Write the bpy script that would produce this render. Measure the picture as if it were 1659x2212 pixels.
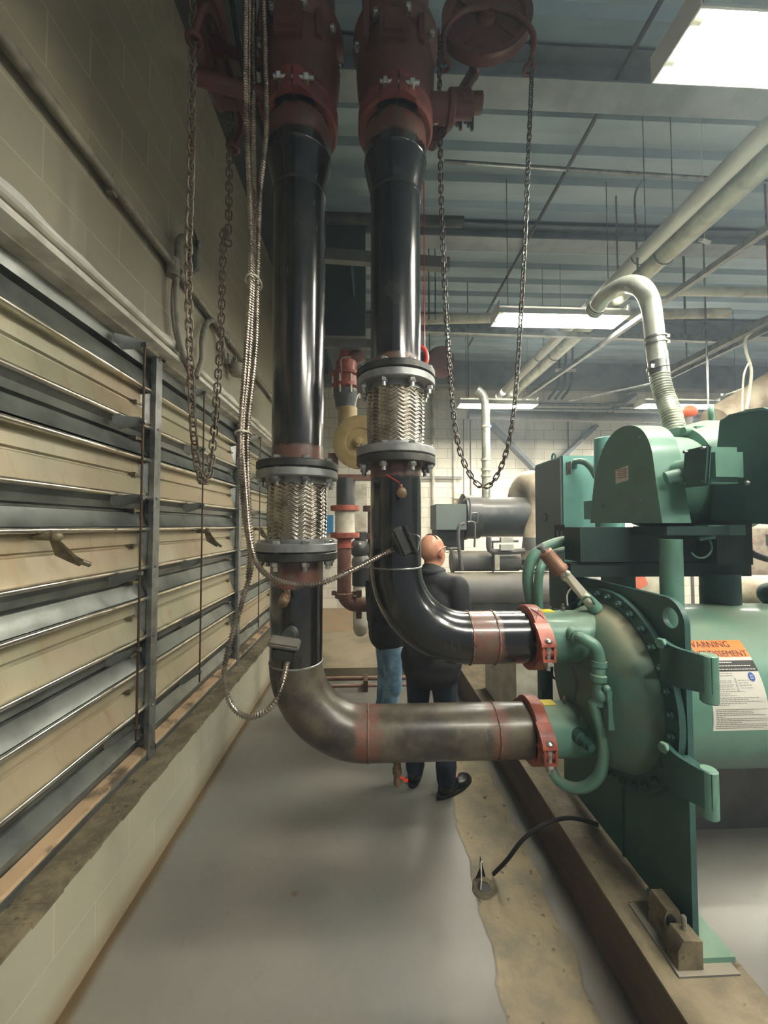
import bpy, bmesh, math, random
from mathutils import Vector, Matrix, Euler, Quaternion
random.seed(7)
for o in list(bpy.data.objects): bpy.data.objects.remove(o, do_unlink=True)
C = bpy.context.scene.collection
PI = math.pi
V = Vector
# ------------------------------------------------------------ camera, world, exposure
CAM = V((0, 0, 1.64)); F = 830.0
cd = bpy.data.cameras.new('camera'); cam = bpy.data.objects.new('camera', cd); C.objects.link(cam)
cam.location = CAM
cam.rotation_euler = (math.radians(90 + 2.0), 0, -math.radians(2.31))
cd.sensor_fit = 'VERTICAL'; cd.sensor_height = 36; cd.lens = 36 * F / 2212; cd.clip_start = 0.02; cd.clip_end = 60
bpy.context.scene.camera = cam
sc = bpy.context.scene
sc.view_settings.view_transform = 'Standard'; sc.view_settings.look = 'None'
sc.view_settings.gamma = 1; sc.view_settings.exposure = 2.0; sc.view_settings.use_curve_mapping = False
LAMP = 60.0
w = bpy.data.worlds.new('world'); sc.world = w; w.use_nodes = True
w.node_tree.nodes['Background'].inputs[0].default_value = (0.66, 0.70, 0.74, 1)
w.node_tree.nodes['Background'].inputs[1].default_value = 0.09
MR = cam.rotation_euler.to_matrix()
def ray(px, py): return MR @ V(((px - 829.5) / F, (1106 - py) / F, -1))
def at(px, py, Y): d = ray(px, py); return CAM + d * (Y / d.y)
def atX(px, py, X): d = ray(px, py); return CAM + d * (X / d.x)
def atZ(px, py, Z): d = ray(px, py); return CAM + d * ((Z - CAM.z) / d.z)

# ------------------------------------------------------------ helpers
ORG = {}
def obj(name, bm, mat, parent=None, smooth=40, org=None):
    me = bpy.data.meshes.new(name)
    bmesh.ops.recalc_face_normals(bm, faces=bm.faces)
    if parent is not None: o0 = ORG[parent.name]
    elif org is not None: o0 = V(org)
    else:
        zs = [v.co.z for v in bm.verts]; xs = [v.co.x for v in bm.verts]; ys = [v.co.y for v in bm.verts]
        o0 = V(((min(xs) + max(xs)) / 2, (min(ys) + max(ys)) / 2, min(zs)))
    bmesh.ops.translate(bm, verts=bm.verts, vec=-o0)
    bm.to_mesh(me); bm.free()
    for p in me.polygons: p.use_smooth = True
    me.set_sharp_from_angle(angle=math.radians(smooth))
    o = bpy.data.objects.new(name, me); C.objects.link(o)
    me.materials.append(mat)
    if parent is not None: o.parent = parent
    else: o.location = o0
    ORG[o.name] = o0
    return o
def tag(o, label, cat, group=None):
    o['label'] = label; o['category'] = cat
    if group: o['group'] = group
    return o
def thing(name, label, cat, loc, group=None):
    o = bpy.data.objects.new(name, None); C.objects.link(o); o.location = V(loc); o.empty_display_size = .05
    ORG[o.name] = V(loc)
    return tag(o, label, cat, group)
def struct(name, bm, mat, parent=None):
    o = obj(name, bm, mat, parent)
    if parent is None: o['kind'] = 'structure'
    return o
def dup(root, delta, label=None, group=None):
    def cp(o, par):
        c = o.copy(); C.objects.link(c)
        if par is not None: c.parent = par
        for ch in list(o.children): cp(ch, c)
        return c
    r = cp(root, None); r.location = root.location + V(delta); ORG[r.name] = V(r.location)
    if label: r['label'] = label
    if group: r['group'] = group
    return r
def B(): return bmesh.new()
def basis(d):
    d = V(d).normalized(); a = V((0, 0, 1)) if abs(d.z) < .9 else V((0, 1, 0))
    u = d.cross(a).normalized(); v = d.cross(u).normalized()
    return u, v, d
def box(bm, c, s, rot=None):
    vs = []
    R = Euler(rot).to_matrix() if rot else Matrix.Identity(3)
    for i in (-1, 1):
        for j in (-1, 1):
            for k in (-1, 1): vs.append(bm.verts.new(V(c) + R @ V((i * s[0] / 2, j * s[1] / 2, k * s[2] / 2))))
    for f in ((0, 1, 3, 2), (4, 6, 7, 5), (0, 4, 5, 1), (2, 3, 7, 6), (0, 2, 6, 4), (1, 5, 7, 3)):
        bm.faces.new([vs[i] for i in f])
    return bm
def bx(bm, x0, x1, y0, y1, z0, z1): return box(bm, ((x0 + x1) / 2, (y0 + y1) / 2, (z0 + z1) / 2), (abs(x1 - x0), abs(y1 - y0), abs(z1 - z0)))
def lathe(bm, prof, o, d, seg=40, capped=True, ang=2 * PI, a0=0):
    """prof: (t along axis, radius)"""
    u, v, d = basis(d); o = V(o); rings = []
    full = abs(ang - 2 * PI) < 1e-6; n = seg if full else seg + 1
    for t, r in prof:
        if r < 1e-6: rings.append([bm.verts.new(o + d * t)])
        else: rings.append([bm.verts.new(o + d * t + (u * math.cos(a0 + ang * i / seg) + v * math.sin(a0 + ang * i / seg)) * r) for i in range(n)])
    for a, b in zip(rings, rings[1:]):
        for i in range(seg):
            j = (i + 1) % n
            if len(a) == 1 and len(b) == 1: continue
            if len(a) == 1: bm.faces.new([a[0], b[j], b[i]])
            elif len(b) == 1: bm.faces.new([a[i], a[j], b[0]])
            else: bm.faces.new([a[i], a[j], b[j], b[i]])
    if capped and full:
        for r in (rings[0], rings[-1]):
            if len(r) > 2:
                try: bm.faces.new(r)
                except ValueError: pass
    return bm
def cyl(bm, p0, p1, r0, r1=None, seg=24):
    p0 = V(p0); p1 = V(p1); L = (p1 - p0).length
    return lathe(bm, [(0, r0), (L, r0 if r1 is None else r1)], p0, p1 - p0, seg)
def sph(bm, c, r, seg=16, sc_=(1, 1, 1)):
    m = Matrix.Translation(V(c)) @ Matrix.Diagonal((r * sc_[0], r * sc_[1], r * sc_[2], 1))
    bmesh.ops.create_uvsphere(bm, u_segments=seg, v_segments=max(6, seg // 2), radius=1, matrix=m); return bm
def sweep(bm, pts, r, seg=12, closed=False, caps=True):
    pts = [V(p) for p in pts]; n = len(pts)
    rr = r if isinstance(r, (list, tuple)) else [r] * n
    tans = []
    for i in range(n):
        a = pts[(i - 1) % n] if (closed or i > 0) else pts[i]
        b = pts[(i + 1) % n] if (closed or i < n - 1) else pts[i]
        tans.append((b - a).normalized())
    u, v, _ = basis(tans[0]); rings = []
    for i in range(n):
        if i > 0:
            q = tans[i - 1].rotation_difference(tans[i]); u = q @ u; v = q @ v
        rings.append([bm.verts.new(pts[i] + (u * math.cos(2 * PI * k / seg) + v * math.sin(2 * PI * k / seg)) * rr[i]) for k in range(seg)])
    for i in range(n if closed else n - 1):
        a = rings[i]; b = rings[(i + 1) % n]
        for k in range(seg): bm.faces.new([a[k], a[(k + 1) % seg], b[(k + 1) % seg], b[k]])
    if not closed and caps:
        bm.faces.new(rings[0]); bm.faces.new(rings[-1])
    return bm
def cr(pts, step=.03):
    P = [V(p) for p in pts]; P = [P[0] * 2 - P[1]] + P + [P[-1] * 2 - P[-2]]; out = []
    for i in range(1, len(P) - 2):
        a, b, c, d = P[i - 1:i + 3]; n = max(2, int((c - b).length / step))
        for k in range(n):
            t = k / n
            out.append(.5 * ((2 * b) + (c - a) * t + (2 * a - 5 * b + 4 * c - d) * t * t + (3 * b - a - 3 * c + d) * t ** 3))
    out.append(P[-2]); return out
def resample(pts, step):
    out = [V(pts[0])]; acc = 0
    for a, b in zip(pts, pts[1:]):
        a = V(a); b = V(b); L = (b - a).length; pos = step - acc
        while pos <= L:
            out.append(a.lerp(b, pos / L)); pos += step
        acc = L - (pos - step)
    return out
def arc(c, u, v, R, a0, a1, n=16):
    c = V(c); u = V(u); v = V(v)
    return [c + u * R * math.cos(a0 + (a1 - a0) * i / n) + v * R * math.sin(a0 + (a1 - a0) * i / n) for i in range(n + 1)]
def prism(bm, pts, off):
    """pts: 3D polygon, off: extrusion vector"""
    a = [bm.verts.new(V(p)) for p in pts]; b = [bm.verts.new(V(p) + V(off)) for p in pts]; n = len(a)
    bm.faces.new(a); bm.faces.new(b[::-1])
    for i in range(n): bm.faces.new([a[i], b[i], b[(i + 1) % n], a[(i + 1) % n]])
    return bm
def hexa(bm, p, d, r, h): return lathe(bm, [(0, r * .96), (h * .1, r), (h * .85, r), (h, r * .85)], p, d, 6)
def strip(bm, prof, y0, y1):
    """open sheet: prof (x,z) extruded along y"""
    a = [bm.verts.new((x, y0, z)) for x, z in prof]; b = [bm.verts.new((x, y1, z)) for x, z in prof]
    for i in range(len(a) - 1): bm.faces.new([a[i], a[i + 1], b[i + 1], b[i]])
    return bm
def corrug(pts, r, pitch, amp, seg=12):
    ps = resample(cr(pts, .01), pitch / 4); rad = [r + (amp if i % 4 in (0, 1) else -amp) for i in range(len(ps))]
    return sweep(B(), ps, rad, seg)

# ------------------------------------------------------------ materials
def s2l(c): return tuple((x / 255 / 12.92 if x / 255 <= .04045 else ((x / 255 + .055) / 1.055) ** 2.4) for x in c) + (1,)
class NT:
    def __init__(s, name):
        s.m = bpy.data.materials.new(name); s.m.use_nodes = True; s.t = s.m.node_tree; s.b = s.t.nodes['Principled BSDF']
        s.pos = s.t.nodes.new('ShaderNodeNewGeometry').outputs['Position']
    def n(s, k, **kw):
        n = s.t.nodes.new(k)
        for a, b in kw.items(): setattr(n, a, b)
        return n
    def l(s, a, b): s.t.links.new(a, b)
    def val(s, x, sock):
        if isinstance(x, (int, float)): sock.default_value = x
        elif isinstance(x, tuple): sock.default_value = x
        else: s.l(x, sock)
    def math(s, op, a, b=0, c=None, clamp=False):
        n = s.n('ShaderNodeMath', operation=op, use_clamp=clamp); s.val(a, n.inputs[0]); s.val(b, n.inputs[1])
        if c is not None: s.val(c, n.inputs[2])
        return n.outputs[0]
    def mapv(s, scale=(1, 1, 1), loc=(0, 0, 0), src=None):
        n = s.n('ShaderNodeMapping'); s.l(src or s.pos, n.inputs[0]); n.inputs['Scale'].default_value = scale; n.inputs['Location'].default_value = loc
        return n.outputs[0]
    def noise(s, scale, detail=4, vec=None, rough=.55, dist=0):
        n = s.n('ShaderNodeTexNoise'); s.l(vec or s.pos, n.inputs['Vector']); n.inputs['Scale'].default_value = scale
        n.inputs['Detail'].default_value = detail; n.inputs['Roughness'].default_value = rough; n.inputs['Distortion'].default_value = dist
        return n.outputs['Fac']
    def ramp(s, f, a, b, lo=0., hi=1.):
        n = s.n('ShaderNodeMapRange'); s.val(f, n.inputs[0]); n.inputs[1].default_value = a; n.inputs[2].default_value = b
        n.inputs[3].default_value = lo; n.inputs[4].default_value = hi; n.interpolation_type = 'SMOOTHSTEP'; return n.outputs[0]
    def mix(s, f, a, b):
        n = s.n('ShaderNodeMix', data_type='RGBA'); s.val(f, n.inputs[0]); s.val(a, n.inputs[6]); s.val(b, n.inputs[7]); return n.outputs[2]
    def sep(s, src=None):
        n = s.n('ShaderNodeSeparateXYZ'); s.l(src or s.pos, n.inputs[0]); return n.outputs
    def bump(s, h, st=.3, d=.01):
        n = s.n('ShaderNodeBump'); n.inputs['Strength'].default_value = st; n.inputs['Distance'].default_value = d; s.l(h, n.inputs['Height'])
        s.l(n.outputs[0], s.b.inputs['Normal'])
    def col(s, c): s.val(c, s.b.inputs['Base Color'])
    def set(s, rough=.5, metal=0, coat=0, spec=None):
        s.val(rough, s.b.inputs['Roughness']); s.b.inputs['Metallic'].default_value = metal
        s.b.inputs['Coat Weight'].default_value = coat; s.b.inputs['Coat Roughness'].default_value = .15
        if spec is not None: s.b.inputs['Specular IOR Level'].default_value = spec
def mat(name, c, rough=.5, metal=0, c2=None, sc1=8, amt=(.4, .7), bump=0, coat=0, bs=60, spec=None, updust=None):
    t = NT(name); c = s2l(c); a = c
    if c2: a = t.mix(t.ramp(t.noise(sc1), amt[0], amt[1]), c, s2l(c2))
    if updust:
        nz = t.n('ShaderNodeNewGeometry').outputs['Normal']; z = t.sep(nz)[2]
        f = t.math('MULTIPLY', t.ramp(z, .35, .95), t.ramp(t.noise(5), .25, .6)); a = t.mix(f, a, s2l(updust))
        t.set(t.math('ADD', rough, t.math('MULTIPLY', f, .3)), metal, coat, spec)
    else: t.set(rough, metal, coat, spec)
    t.col(a)
    if bump: t.bump(t.noise(bs, 3), bump, .005)
    return t.m
def primer_pipe(name, base, dusty, bands, rough=.3, coat=.35, dustamt=(.45, .75)):
    """bands: (axis, centre, half width) painted primer / bare weld zones"""
    t = NT(name); p = t.sep()
    a = t.mix(t.ramp(t.noise(6, 6, rough=.65), dustamt[0], dustamt[1]), s2l(base), s2l(dusty))
    scr = t.ramp(t.noise(3, 2, t.mapv((14, 14, 1.2)), dist=1.5), .70, .76); a = t.mix(t.math('MULTIPLY', scr, .35), a, s2l((120, 122, 118)))
    m = None; nz = t.math('MULTIPLY', t.math('SUBTRACT', t.noise(14, 4), .5), .06)
    for ax, c, h in bands:
        dd = t.math('SUBTRACT', t.math('ABSOLUTE', t.math('SUBTRACT', p[ax], c)), t.math('ADD', nz, h))
        k = t.ramp(dd, -.012, .012, 1, 0); m = k if m is None else t.math('MAXIMUM', m, k)
    r = rough
    if m is not None:
        red = t.mix(t.ramp(t.noise(22, 5), .35, .7), s2l((112, 66, 52)), s2l((94, 84, 72)))
        a = t.mix(t.math('MULTIPLY', m, .88), a, red); r = t.math('ADD', rough, t.math('MULTIPLY', m, .18))
    t.col(a); t.set(r, 0, coat); t.bump(t.noise(90, 3), .08, .003); return t.m
M = {}
M['black_pipe_B'] = primer_pipe('black_pipe_B', (21, 22, 23), (46, 47, 46), [(0, .49, .062), (2, 2.31, .04), (2, 1.88, .035), (2, 3.325, .045)], .2, .6)
M['black_pipe_A'] = primer_pipe('black_pipe_A', (23, 23, 23), (50, 48, 44), [(0, .0, .045), (0, .51, .04), (2, 1.92, .05), (2, 1.47, .075), (2, 3.325, .045)], .21, .6)
M['black_pipe_dust'] = primer_pipe('black_pipe_dust', (48, 46, 42), (96, 88, 74), [(0, .0, .05), (0, .535, .035)], .36, .1, (.3, .65))
M['black'] = mat('black_enamel', (28, 30, 31), .35, 0, (48, 48, 45), coat=.2)
M['flange_black'] = mat('flange_black', (32, 34, 35), .45, 0, (62, 60, 54), 18)
M['silver'] = mat('zinc_silver', (150, 152, 150), .42, .55, (120, 122, 120), 12, bump=.1)
M['bolt'] = mat('zinc_bolt', (195, 195, 190), .3, .8, (130, 128, 120), 30)
M['braid'] = mat('steel_braid', (200, 192, 178), .27, 1.0, (160, 150, 136), 20)
M['orange'] = mat('orange_coupling', (160, 82, 64), .5, 0, (116, 56, 42), 14, bump=.1, coat=.1)
M['orange_coupling_shaded'] = mat('orange_coupling_shaded', (124, 58, 48), .5, 0, (92, 46, 40), 10, bump=.1)  # same orange coupling paint, darkened for the dim area at the top
M['red_valve'] = mat('red_valve', (98, 50, 42), .5, 0, (76, 42, 36), 9, bump=.1, coat=.15)
M['bright_red'] = mat('bright_red', (214, 62, 44), .4)
M['brown_pipe'] = mat('brown_primer_pipe', (122, 84, 70), .5, 0, (96, 66, 54), 9, updust=(140, 120, 100))
M['green'] = mat('chiller_green', (92, 134, 118), .42, 0, (82, 122, 106), 5, coat=.15, bump=.06, updust=(122, 144, 124))
M['green_dirty'] = mat('chiller_green_dusty', (76, 116, 102), .55, 0, (92, 106, 88), 6, (.35, .7), bump=.08, updust=(144, 142, 116))
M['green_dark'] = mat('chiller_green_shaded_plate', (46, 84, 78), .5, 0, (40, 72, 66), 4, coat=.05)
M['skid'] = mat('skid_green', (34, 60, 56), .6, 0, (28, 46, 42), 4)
M['teal_panel'] = mat('teal_cabinet', (98, 150, 142), .4, 0, (90, 138, 130), 5)
M['grey_door'] = mat('grey_door', (104, 116, 112), .5)
M['galv'] = mat('galvanised', (142, 144, 142), .36, .75, (112, 115, 114), 14, bump=.05)
M['galv_dark'] = mat('galvanised_dull', (120, 124, 120), .32, .6, (92, 96, 92), 6, bump=.05)
M['conduit'] = mat('armoured_conduit', (176, 166, 154), .32, .95, (120, 112, 104), 12)
M['vent_pipe'] = mat('vent_pipe_silver', (196, 200, 186), .28, .45, (164, 168, 154), 10)
M['chain'] = mat('chain_steel', (92, 92, 88), .35, .9, (84, 66, 54), 9)
M['chain_rust'] = mat('chain_rusty', (122, 112, 98), .5, .5, (98, 70, 52), 8, (.45, .75))
M['wall_pipe'] = mat('painted_conduit', (132, 127, 112), .5, 0, (100, 96, 84), 20)
M['cream'] = mat('cream_pipe', (206, 202, 184), .5, 0, (170, 164, 144), 6)
M['white'] = mat('white_paint', (214, 214, 204), .4)
M['tan'] = mat('tan_cast', (158, 138, 94), .5, 0, (140, 116, 70), 7)
M['dark_grey'] = mat('dark_grey_machine', (50, 54, 56), .42, 0, (76, 74, 70), 6, coat=.1, updust=(98, 94, 88))
M['grey_pipe'] = mat('grey_shell', (108, 106, 104), .45, 0, (92, 90, 86), 5, updust=(136, 128, 114))
M['beige_pipe'] = mat('beige_insulation', (164, 154, 132), .6, 0, (120, 104, 86), 5)
M['brass'] = mat('brass', (132, 112, 88), .4, .4, (100, 76, 60), 20)
M['copper'] = mat('copper_strainer', (142, 108, 88), .45, .4, (128, 92, 72), 10)
M['rod'] = mat('rusty_rod', (88, 66, 46), .6, .4, (70, 54, 42), 30)
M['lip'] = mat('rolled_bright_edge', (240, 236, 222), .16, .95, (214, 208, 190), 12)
M['latch'] = mat('old_latch_metal', (120, 112, 88), .5, .3, (86, 74, 54), 20)
M['alum_painted_glint'] = mat('flashing_painted_glint', (236, 234, 222), .25, .2, (206, 202, 190), 10)  # near-white colour stands in for the specular highlights on the flashing
M['alum'] = mat('aluminium', (228, 224, 208), .25, .4, (196, 190, 172), 10)
M['blue'] = mat('blue_box', (60, 130, 176), .4)
M['rubber'] = mat('black_rubber', (24, 25, 25), .6)
M['skin'] = mat('skin', (196, 144, 116), .42, 0, (184, 124, 98), 10)
M['jacket'] = mat('black_jacket', (36, 38, 40), .75, 0, (28, 30, 32), 10, bump=.4, bs=14)
M['navy'] = mat('navy_jeans', (36, 44, 62), .8, 0, (28, 34, 50), 14, bump=.3, bs=18)
M['denim'] = mat('light_denim', (132, 166, 188), .8, 0, (88, 120, 146), 10, (.35, .65), bump=.4, bs=18)
M['leather'] = mat('black_leather', (24, 24, 25), .3)
M['grey_plastic'] = mat('grey_plastic', (52, 54, 52), .5)
M['lid'] = mat('sensor_lid', (92, 90, 82), .5)
M['yellow'] = mat('yellow_label', (214, 196, 40), .5)
M['orange_label'] = mat('orange_label', (238, 128, 44), .45)
M['white_label'] = mat('white_label', (212, 210, 198), .5)
M['black_ink'] = mat('black_ink', (26, 24, 24), .5)
M['grey_ink'] = mat('grey_ink', (118, 112, 106), .5)
M['blue_ink'] = mat('blue_ink', (44, 84, 160), .5)
M['brown_ink'] = mat('dark_red_ink', (72, 26, 16), .5)
M['ball_orange'] = mat('orange_globe', (226, 104, 66), .4)
def emis(name, c, s):
    t = NT(name); t.col(s2l(c)); t.b.inputs['Emission Color'].default_value = s2l(c); t.b.inputs['Emission Strength'].default_value = s; return t.m
M['tube'] = emis('fluorescent_tube', (255, 251, 240), LAMP)
M['tube_far'] = emis('fluorescent_tube_far', (255, 251, 240), LAMP * 1.5)
# floor
def floor_mat():
    t = NT('painted_floor'); p = t.sep()
    base = t.mix(t.ramp(t.noise(1.1, 3), .35, .65), s2l((119, 115, 108)), s2l((106, 107, 102)))
    base = t.mix(t.math('MULTIPLY', t.ramp(t.noise(9, 5, rough=.7), .58, .72), .25), base, s2l((88, 84, 74)))
    # unpainted screed strip beside the plinth
    nx = t.math('MULTIPLY', t.math('SUBTRACT', t.noise(4, 4, dist=.4), .5), .12)
    cx = t.math('ADD', t.math('MULTIPLY', p[1], .035), .575)
    hw = t.math('SUBTRACT', .165, t.math('MULTIPLY', p[1], 0.005))
    d = t.math('SUBTRACT', t.math('ABSOLUTE', t.math('SUBTRACT', p[0], cx)), t.math('ADD', nx, hw))
    far = t.ramp(t.math('ADD', p[1], t.math('MULTIPLY', nx, 4)), 2.9, 3.1, 1, 0)
    m = t.math('MULTIPLY', t.ramp(d, -.008, .008, 1, 0), far)
    tan = t.mix(t.ramp(t.noise(7, 6, rough=.7), .35, .65), s2l((148, 134, 106)), s2l((122, 114, 96)))
    tan = t.mix(t.ramp(t.noise(16, 3), .64, .72), tan, s2l((84, 62, 40)))
    a = t.mix(m, base, tan)
    a = t.mix(t.math('MULTIPLY', t.ramp(t.noise(19, 2, t.mapv((1, .55, 1)), dist=.8), .735, .755), .55), a, s2l((70, 64, 54)))
    a = t.mix(t.math('MULTIPLY', t.ramp(t.noise(1.3, 3, t.mapv((.5, 1.6, 1))), .52, .7), .35), a, s2l((96, 92, 82)))
    # stained concrete against the far wall
    st = t.math('MULTIPLY', t.ramp(p[1], 5.0, 6.0), t.ramp(t.noise(2.2, 4), .3, .5)); a = t.mix(st, a, s2l((140, 116, 82)))
    # dirt line along the left curb
    e = t.ramp(t.math('ADD', p[0], t.math('MULTIPLY', nx, .35)), -1.01, -.975, 1, 0); a = t.mix(e, a, s2l((92, 76, 54)))
    # round rust spot
    vd = t.n('ShaderNodeVectorMath', operation='DISTANCE'); t.l(t.pos, vd.inputs[0]); q = atZ(636, 1930, 0); vd.inputs[1].default_value = q
    a = t.mix(t.ramp(vd.outputs['Value'], .004, .022, .8, 0), a, s2l((92, 66, 30)))
    t.col(a); t.set(t.math('ADD', t.math('ADD', .30, t.math('MULTIPLY', t.noise(5, 4), .15)), t.math('MULTIPLY', m, .35)), 0)
    t.bump(t.math('ADD', t.math('MULTIPLY', t.noise(40, 4), t.math('ADD', m, .06)), t.math('MULTIPLY', m, .6)), .4, .006); return t.m
M['floor'] = floor_mat()
def block_mat(name, ax, c1, c2, mortar, stain=0, bw=.4, bh=.2, off=(0, 0)):
    t = NT(name); p = t.sep(); cmb = t.n('ShaderNodeCombineXYZ')
    t.l(t.math('ADD', p[ax], off[0]), cmb.inputs[0]); t.l(t.math('ADD', p[2], off[1]), cmb.inputs[1])
    br = t.n('ShaderNodeTexBrick'); t.l(cmb.outputs[0], br.inputs['Vector']); br.inputs['Scale'].default_value = 1
    br.inputs['Brick Width'].default_value = bw; br.inputs['Row Height'].default_value = bh; br.inputs['Mortar Size'].default_value = .005
    br.inputs['Mortar Smooth'].default_value = .4; br.inputs['Color1'].default_value = s2l(c1); br.inputs['Color2'].default_value = s2l(c2)
    br.inputs['Mortar'].default_value = s2l(mortar)
    a = t.mix(t.math('MULTIPLY', t.ramp(t.noise(2.4, 4, t.mapv((1, 1, .35))), .5, .75), .35), br.outputs['Color'], s2l((112, 100, 82)))
    if stain: a = t.mix(t.math('MULTIPLY', t.ramp(p[2], .0, .12, 1, 0), .7), a, s2l((120, 100, 70)))
    t.col(a); t.set(.72); t.bump(t.math('ADD', t.math('MULTIPLY', br.outputs['Fac'], -.7), t.math('MULTIPLY', t.noise(120, 3), .25)), .35, .006); return t.m
M['block_left'] = block_mat('painted_block_left', 1, (140, 134, 114), (134, 129, 110), (156, 149, 126), off=(.1, .0))
M['block_curb'] = block_mat('painted_block_curb', 1, (166, 162, 140), (158, 156, 138), (176, 170, 148), 1, off=(.25, -.02))
M['block_back'] = block_mat('painted_block_back', 0, (232, 228, 212), (226, 222, 206), (168, 164, 150))
def ledge_mat():
    t = NT('dirty_ledge'); a = t.mix(t.ramp(t.noise(9, 6, rough=.7), .35, .62), s2l((120, 110, 86)), s2l((84, 76, 58)))
    a = t.mix(t.ramp(t.noise(30, 4), .6, .7), a, s2l((60, 54, 42))); t.col(a); t.set(.8); t.bump(t.noise(30, 5), .5, .01); return t.m
M['ledge'] = ledge_mat()
def deck_mat():
    t = NT('steel_deck'); a = t.mix(t.ramp(t.noise(2, 3, t.mapv((.3, 2, 1))), .3, .7), s2l((152, 170, 178)), s2l((128, 148, 156)))
    t.col(a); t.set(.5, .15); return t.m
M['deck'] = deck_mat(); M['dusty_tan'] = mat('dusty_tan_strip', (176, 150, 118), .7, 0, (92, 80, 62), 9, (.45, .65))
M['beam'] = mat('grey_beam', (138, 146, 148), .55, .1, (120, 128, 130), 4)
M['dark_beam'] = mat('dark_duct', (62, 66, 67), .5, .1)
def insert_mat():
    t = NT('beige_damper_sheet')
    str_ = t.ramp(t.noise(6, 5, t.mapv((1, 3.2, .5)), rough=.6, dist=.3), .55, .72); tm = t.mix(t.ramp(t.noise(1.5), .35, .65), s2l((150, 146, 122)), s2l((158, 143, 116)))
    a = t.mix(t.math('MULTIPLY', str_, .3), tm, s2l((150, 110, 72)))
    ln = t.ramp(t.noise(3.5, 3, t.mapv((1, 2.4, .35)), dist=1.2), .49, .505); ln2 = t.ramp(t.noise(3.5, 3, t.mapv((1, 2.4, .35)), dist=1.2), .505, .52)
    a = t.mix(t.math('MULTIPLY', t.math('SUBTRACT', ln, ln2), .12), a, s2l((96, 66, 40)))
    t.col(a); t.set(.4, .15); return t.m
M['insert'] = insert_mat()
def plinth_mat():
    t = NT('concrete_plinth'); p = t.sep(); top = t.ramp(p[2], .235, .248)
    side = t.mix(t.ramp(t.noise(4, 4, t.mapv((1, .4, 2))), .35, .65), s2l((96, 80, 66)), s2l((78, 64, 52)))
    tp = t.mix(t.ramp(t.noise(7, 6, rough=.7), .35, .65), s2l((134, 122, 98)), s2l((104, 94, 76))); tp = t.mix(t.ramp(t.noise(22, 3), .66, .72), tp, s2l((90, 70, 50)))
    t.col(t.mix(top, side, tp)); t.set(.7); t.bump(t.noise(30, 5), .4, .008); return t.m
M['plinth'] = plinth_mat()

# ------------------------------------------------------------ the room
X0, X1, Y0, Y1, ZC = -1.10, 8.6, -2.2, 7.7, 4.9
struct('floor', bx(B(), -1.5, X1, Y0, Y1, -.1, 0), M['floor'])
struct('wall_left', bx(B(), -1.35, X0, Y0, Y1, 2.60, ZC + .1), M['block_left'])
b = bx(B(), -1.35, -1.03, Y0, Y1, 0, .405); struct('baseboard_left', b, M['block_curb'])
b = B(); n = 160
for i in range(n):   # the weathered mortar cap of the low block wall
    ya = Y0 + (Y1 - Y0) * i / n; yb = Y0 + (Y1 - Y0) * (i + 1) / n
    bx(b, -1.35, -1.030 + .0012 * math.sin(i * 1.7), ya, yb, .40, .42 + .001 * math.sin(i * .9))
struct('trim_1', b, M['ledge'])
struct('wall_outer', bx(B(), -1.40, -1.35, Y0, Y1, 0, ZC), M['dark_beam'])
struct('wall_back', bx(B(), -1.4, X1, Y1, Y1 + .15, 0, ZC), M['block_back'])
b = B(); prof = []; y = Y0
while y < Y1:
    prof += [(y, ZC), (y + .13, ZC), (y + .165, ZC + .05), (y + .265, ZC + .05)]; y += .3
va = [b.verts.new((-1.4, yy, zz)) for yy, zz in prof]; vb = [b.verts.new((X1, yy, zz)) for yy, zz in prof]
for i in range(len(va) - 1): b.faces.new([va[i], va[i + 1], vb[i + 1], vb[i]])
bx(b, -1.4, X1, Y0, Y1 + .1, ZC + .06, ZC + .12)
struct('ceiling', b, M['deck'])
def ibeam(b, y, z0, z1, w=.14, x0=-1.1, x1=X1):
    bx(b, x0, x1, y - w / 2, y + w / 2, z0, z0 + .015); bx(b, x0, x1, y - w / 2, y + w / 2, z1 - .015, z1); bx(b, x0, x1, y - .006, y + .006, z0, z1); return b
for k, (y, z0) in enumerate(((2.55, 4.66), (4.08, 4.74), (5.9, 4.66))):
    struct('trim_%d' % (k + 2), ibeam(B(), y, z0, ZC, .2), M['beam'])
struct('trim_5', bx(B(), -1.1, X1, 7.45, 7.7, 4.42, ZC), M['beam'])
struct('trim_6', bx(B(), -1.1, -.78, Y0, Y1, 4.60, ZC), M['dark_beam'])     # bulkhead over the left wall
# head flashing of the damper opening
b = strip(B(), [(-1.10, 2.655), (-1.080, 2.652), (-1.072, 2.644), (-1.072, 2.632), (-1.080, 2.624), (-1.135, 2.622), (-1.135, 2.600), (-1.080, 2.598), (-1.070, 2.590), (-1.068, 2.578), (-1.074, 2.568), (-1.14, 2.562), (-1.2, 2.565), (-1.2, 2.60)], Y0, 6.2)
o = struct('trim_7', b, M['alum_painted_glint'])
b = B(); n = 140; pv = None
for i in range(n + 1):
    y = .2 + 6 * i / n; h = 2.668 + .012 * math.sin(i * .31) + .008 * math.sin(i * .83 + 1)
    vs = [b.verts.new((-1.098, y, 2.63)), b.verts.new((-1.078 - .004 * math.sin(i), y, 2.648)), b.verts.new((-1.098, y, h))]
    if pv:
        for k in range(2): b.faces.new([pv[k], pv[k + 1], vs[k + 1], vs[k]])
    pv = vs
struct('trim_8', b, M['white'])
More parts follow.
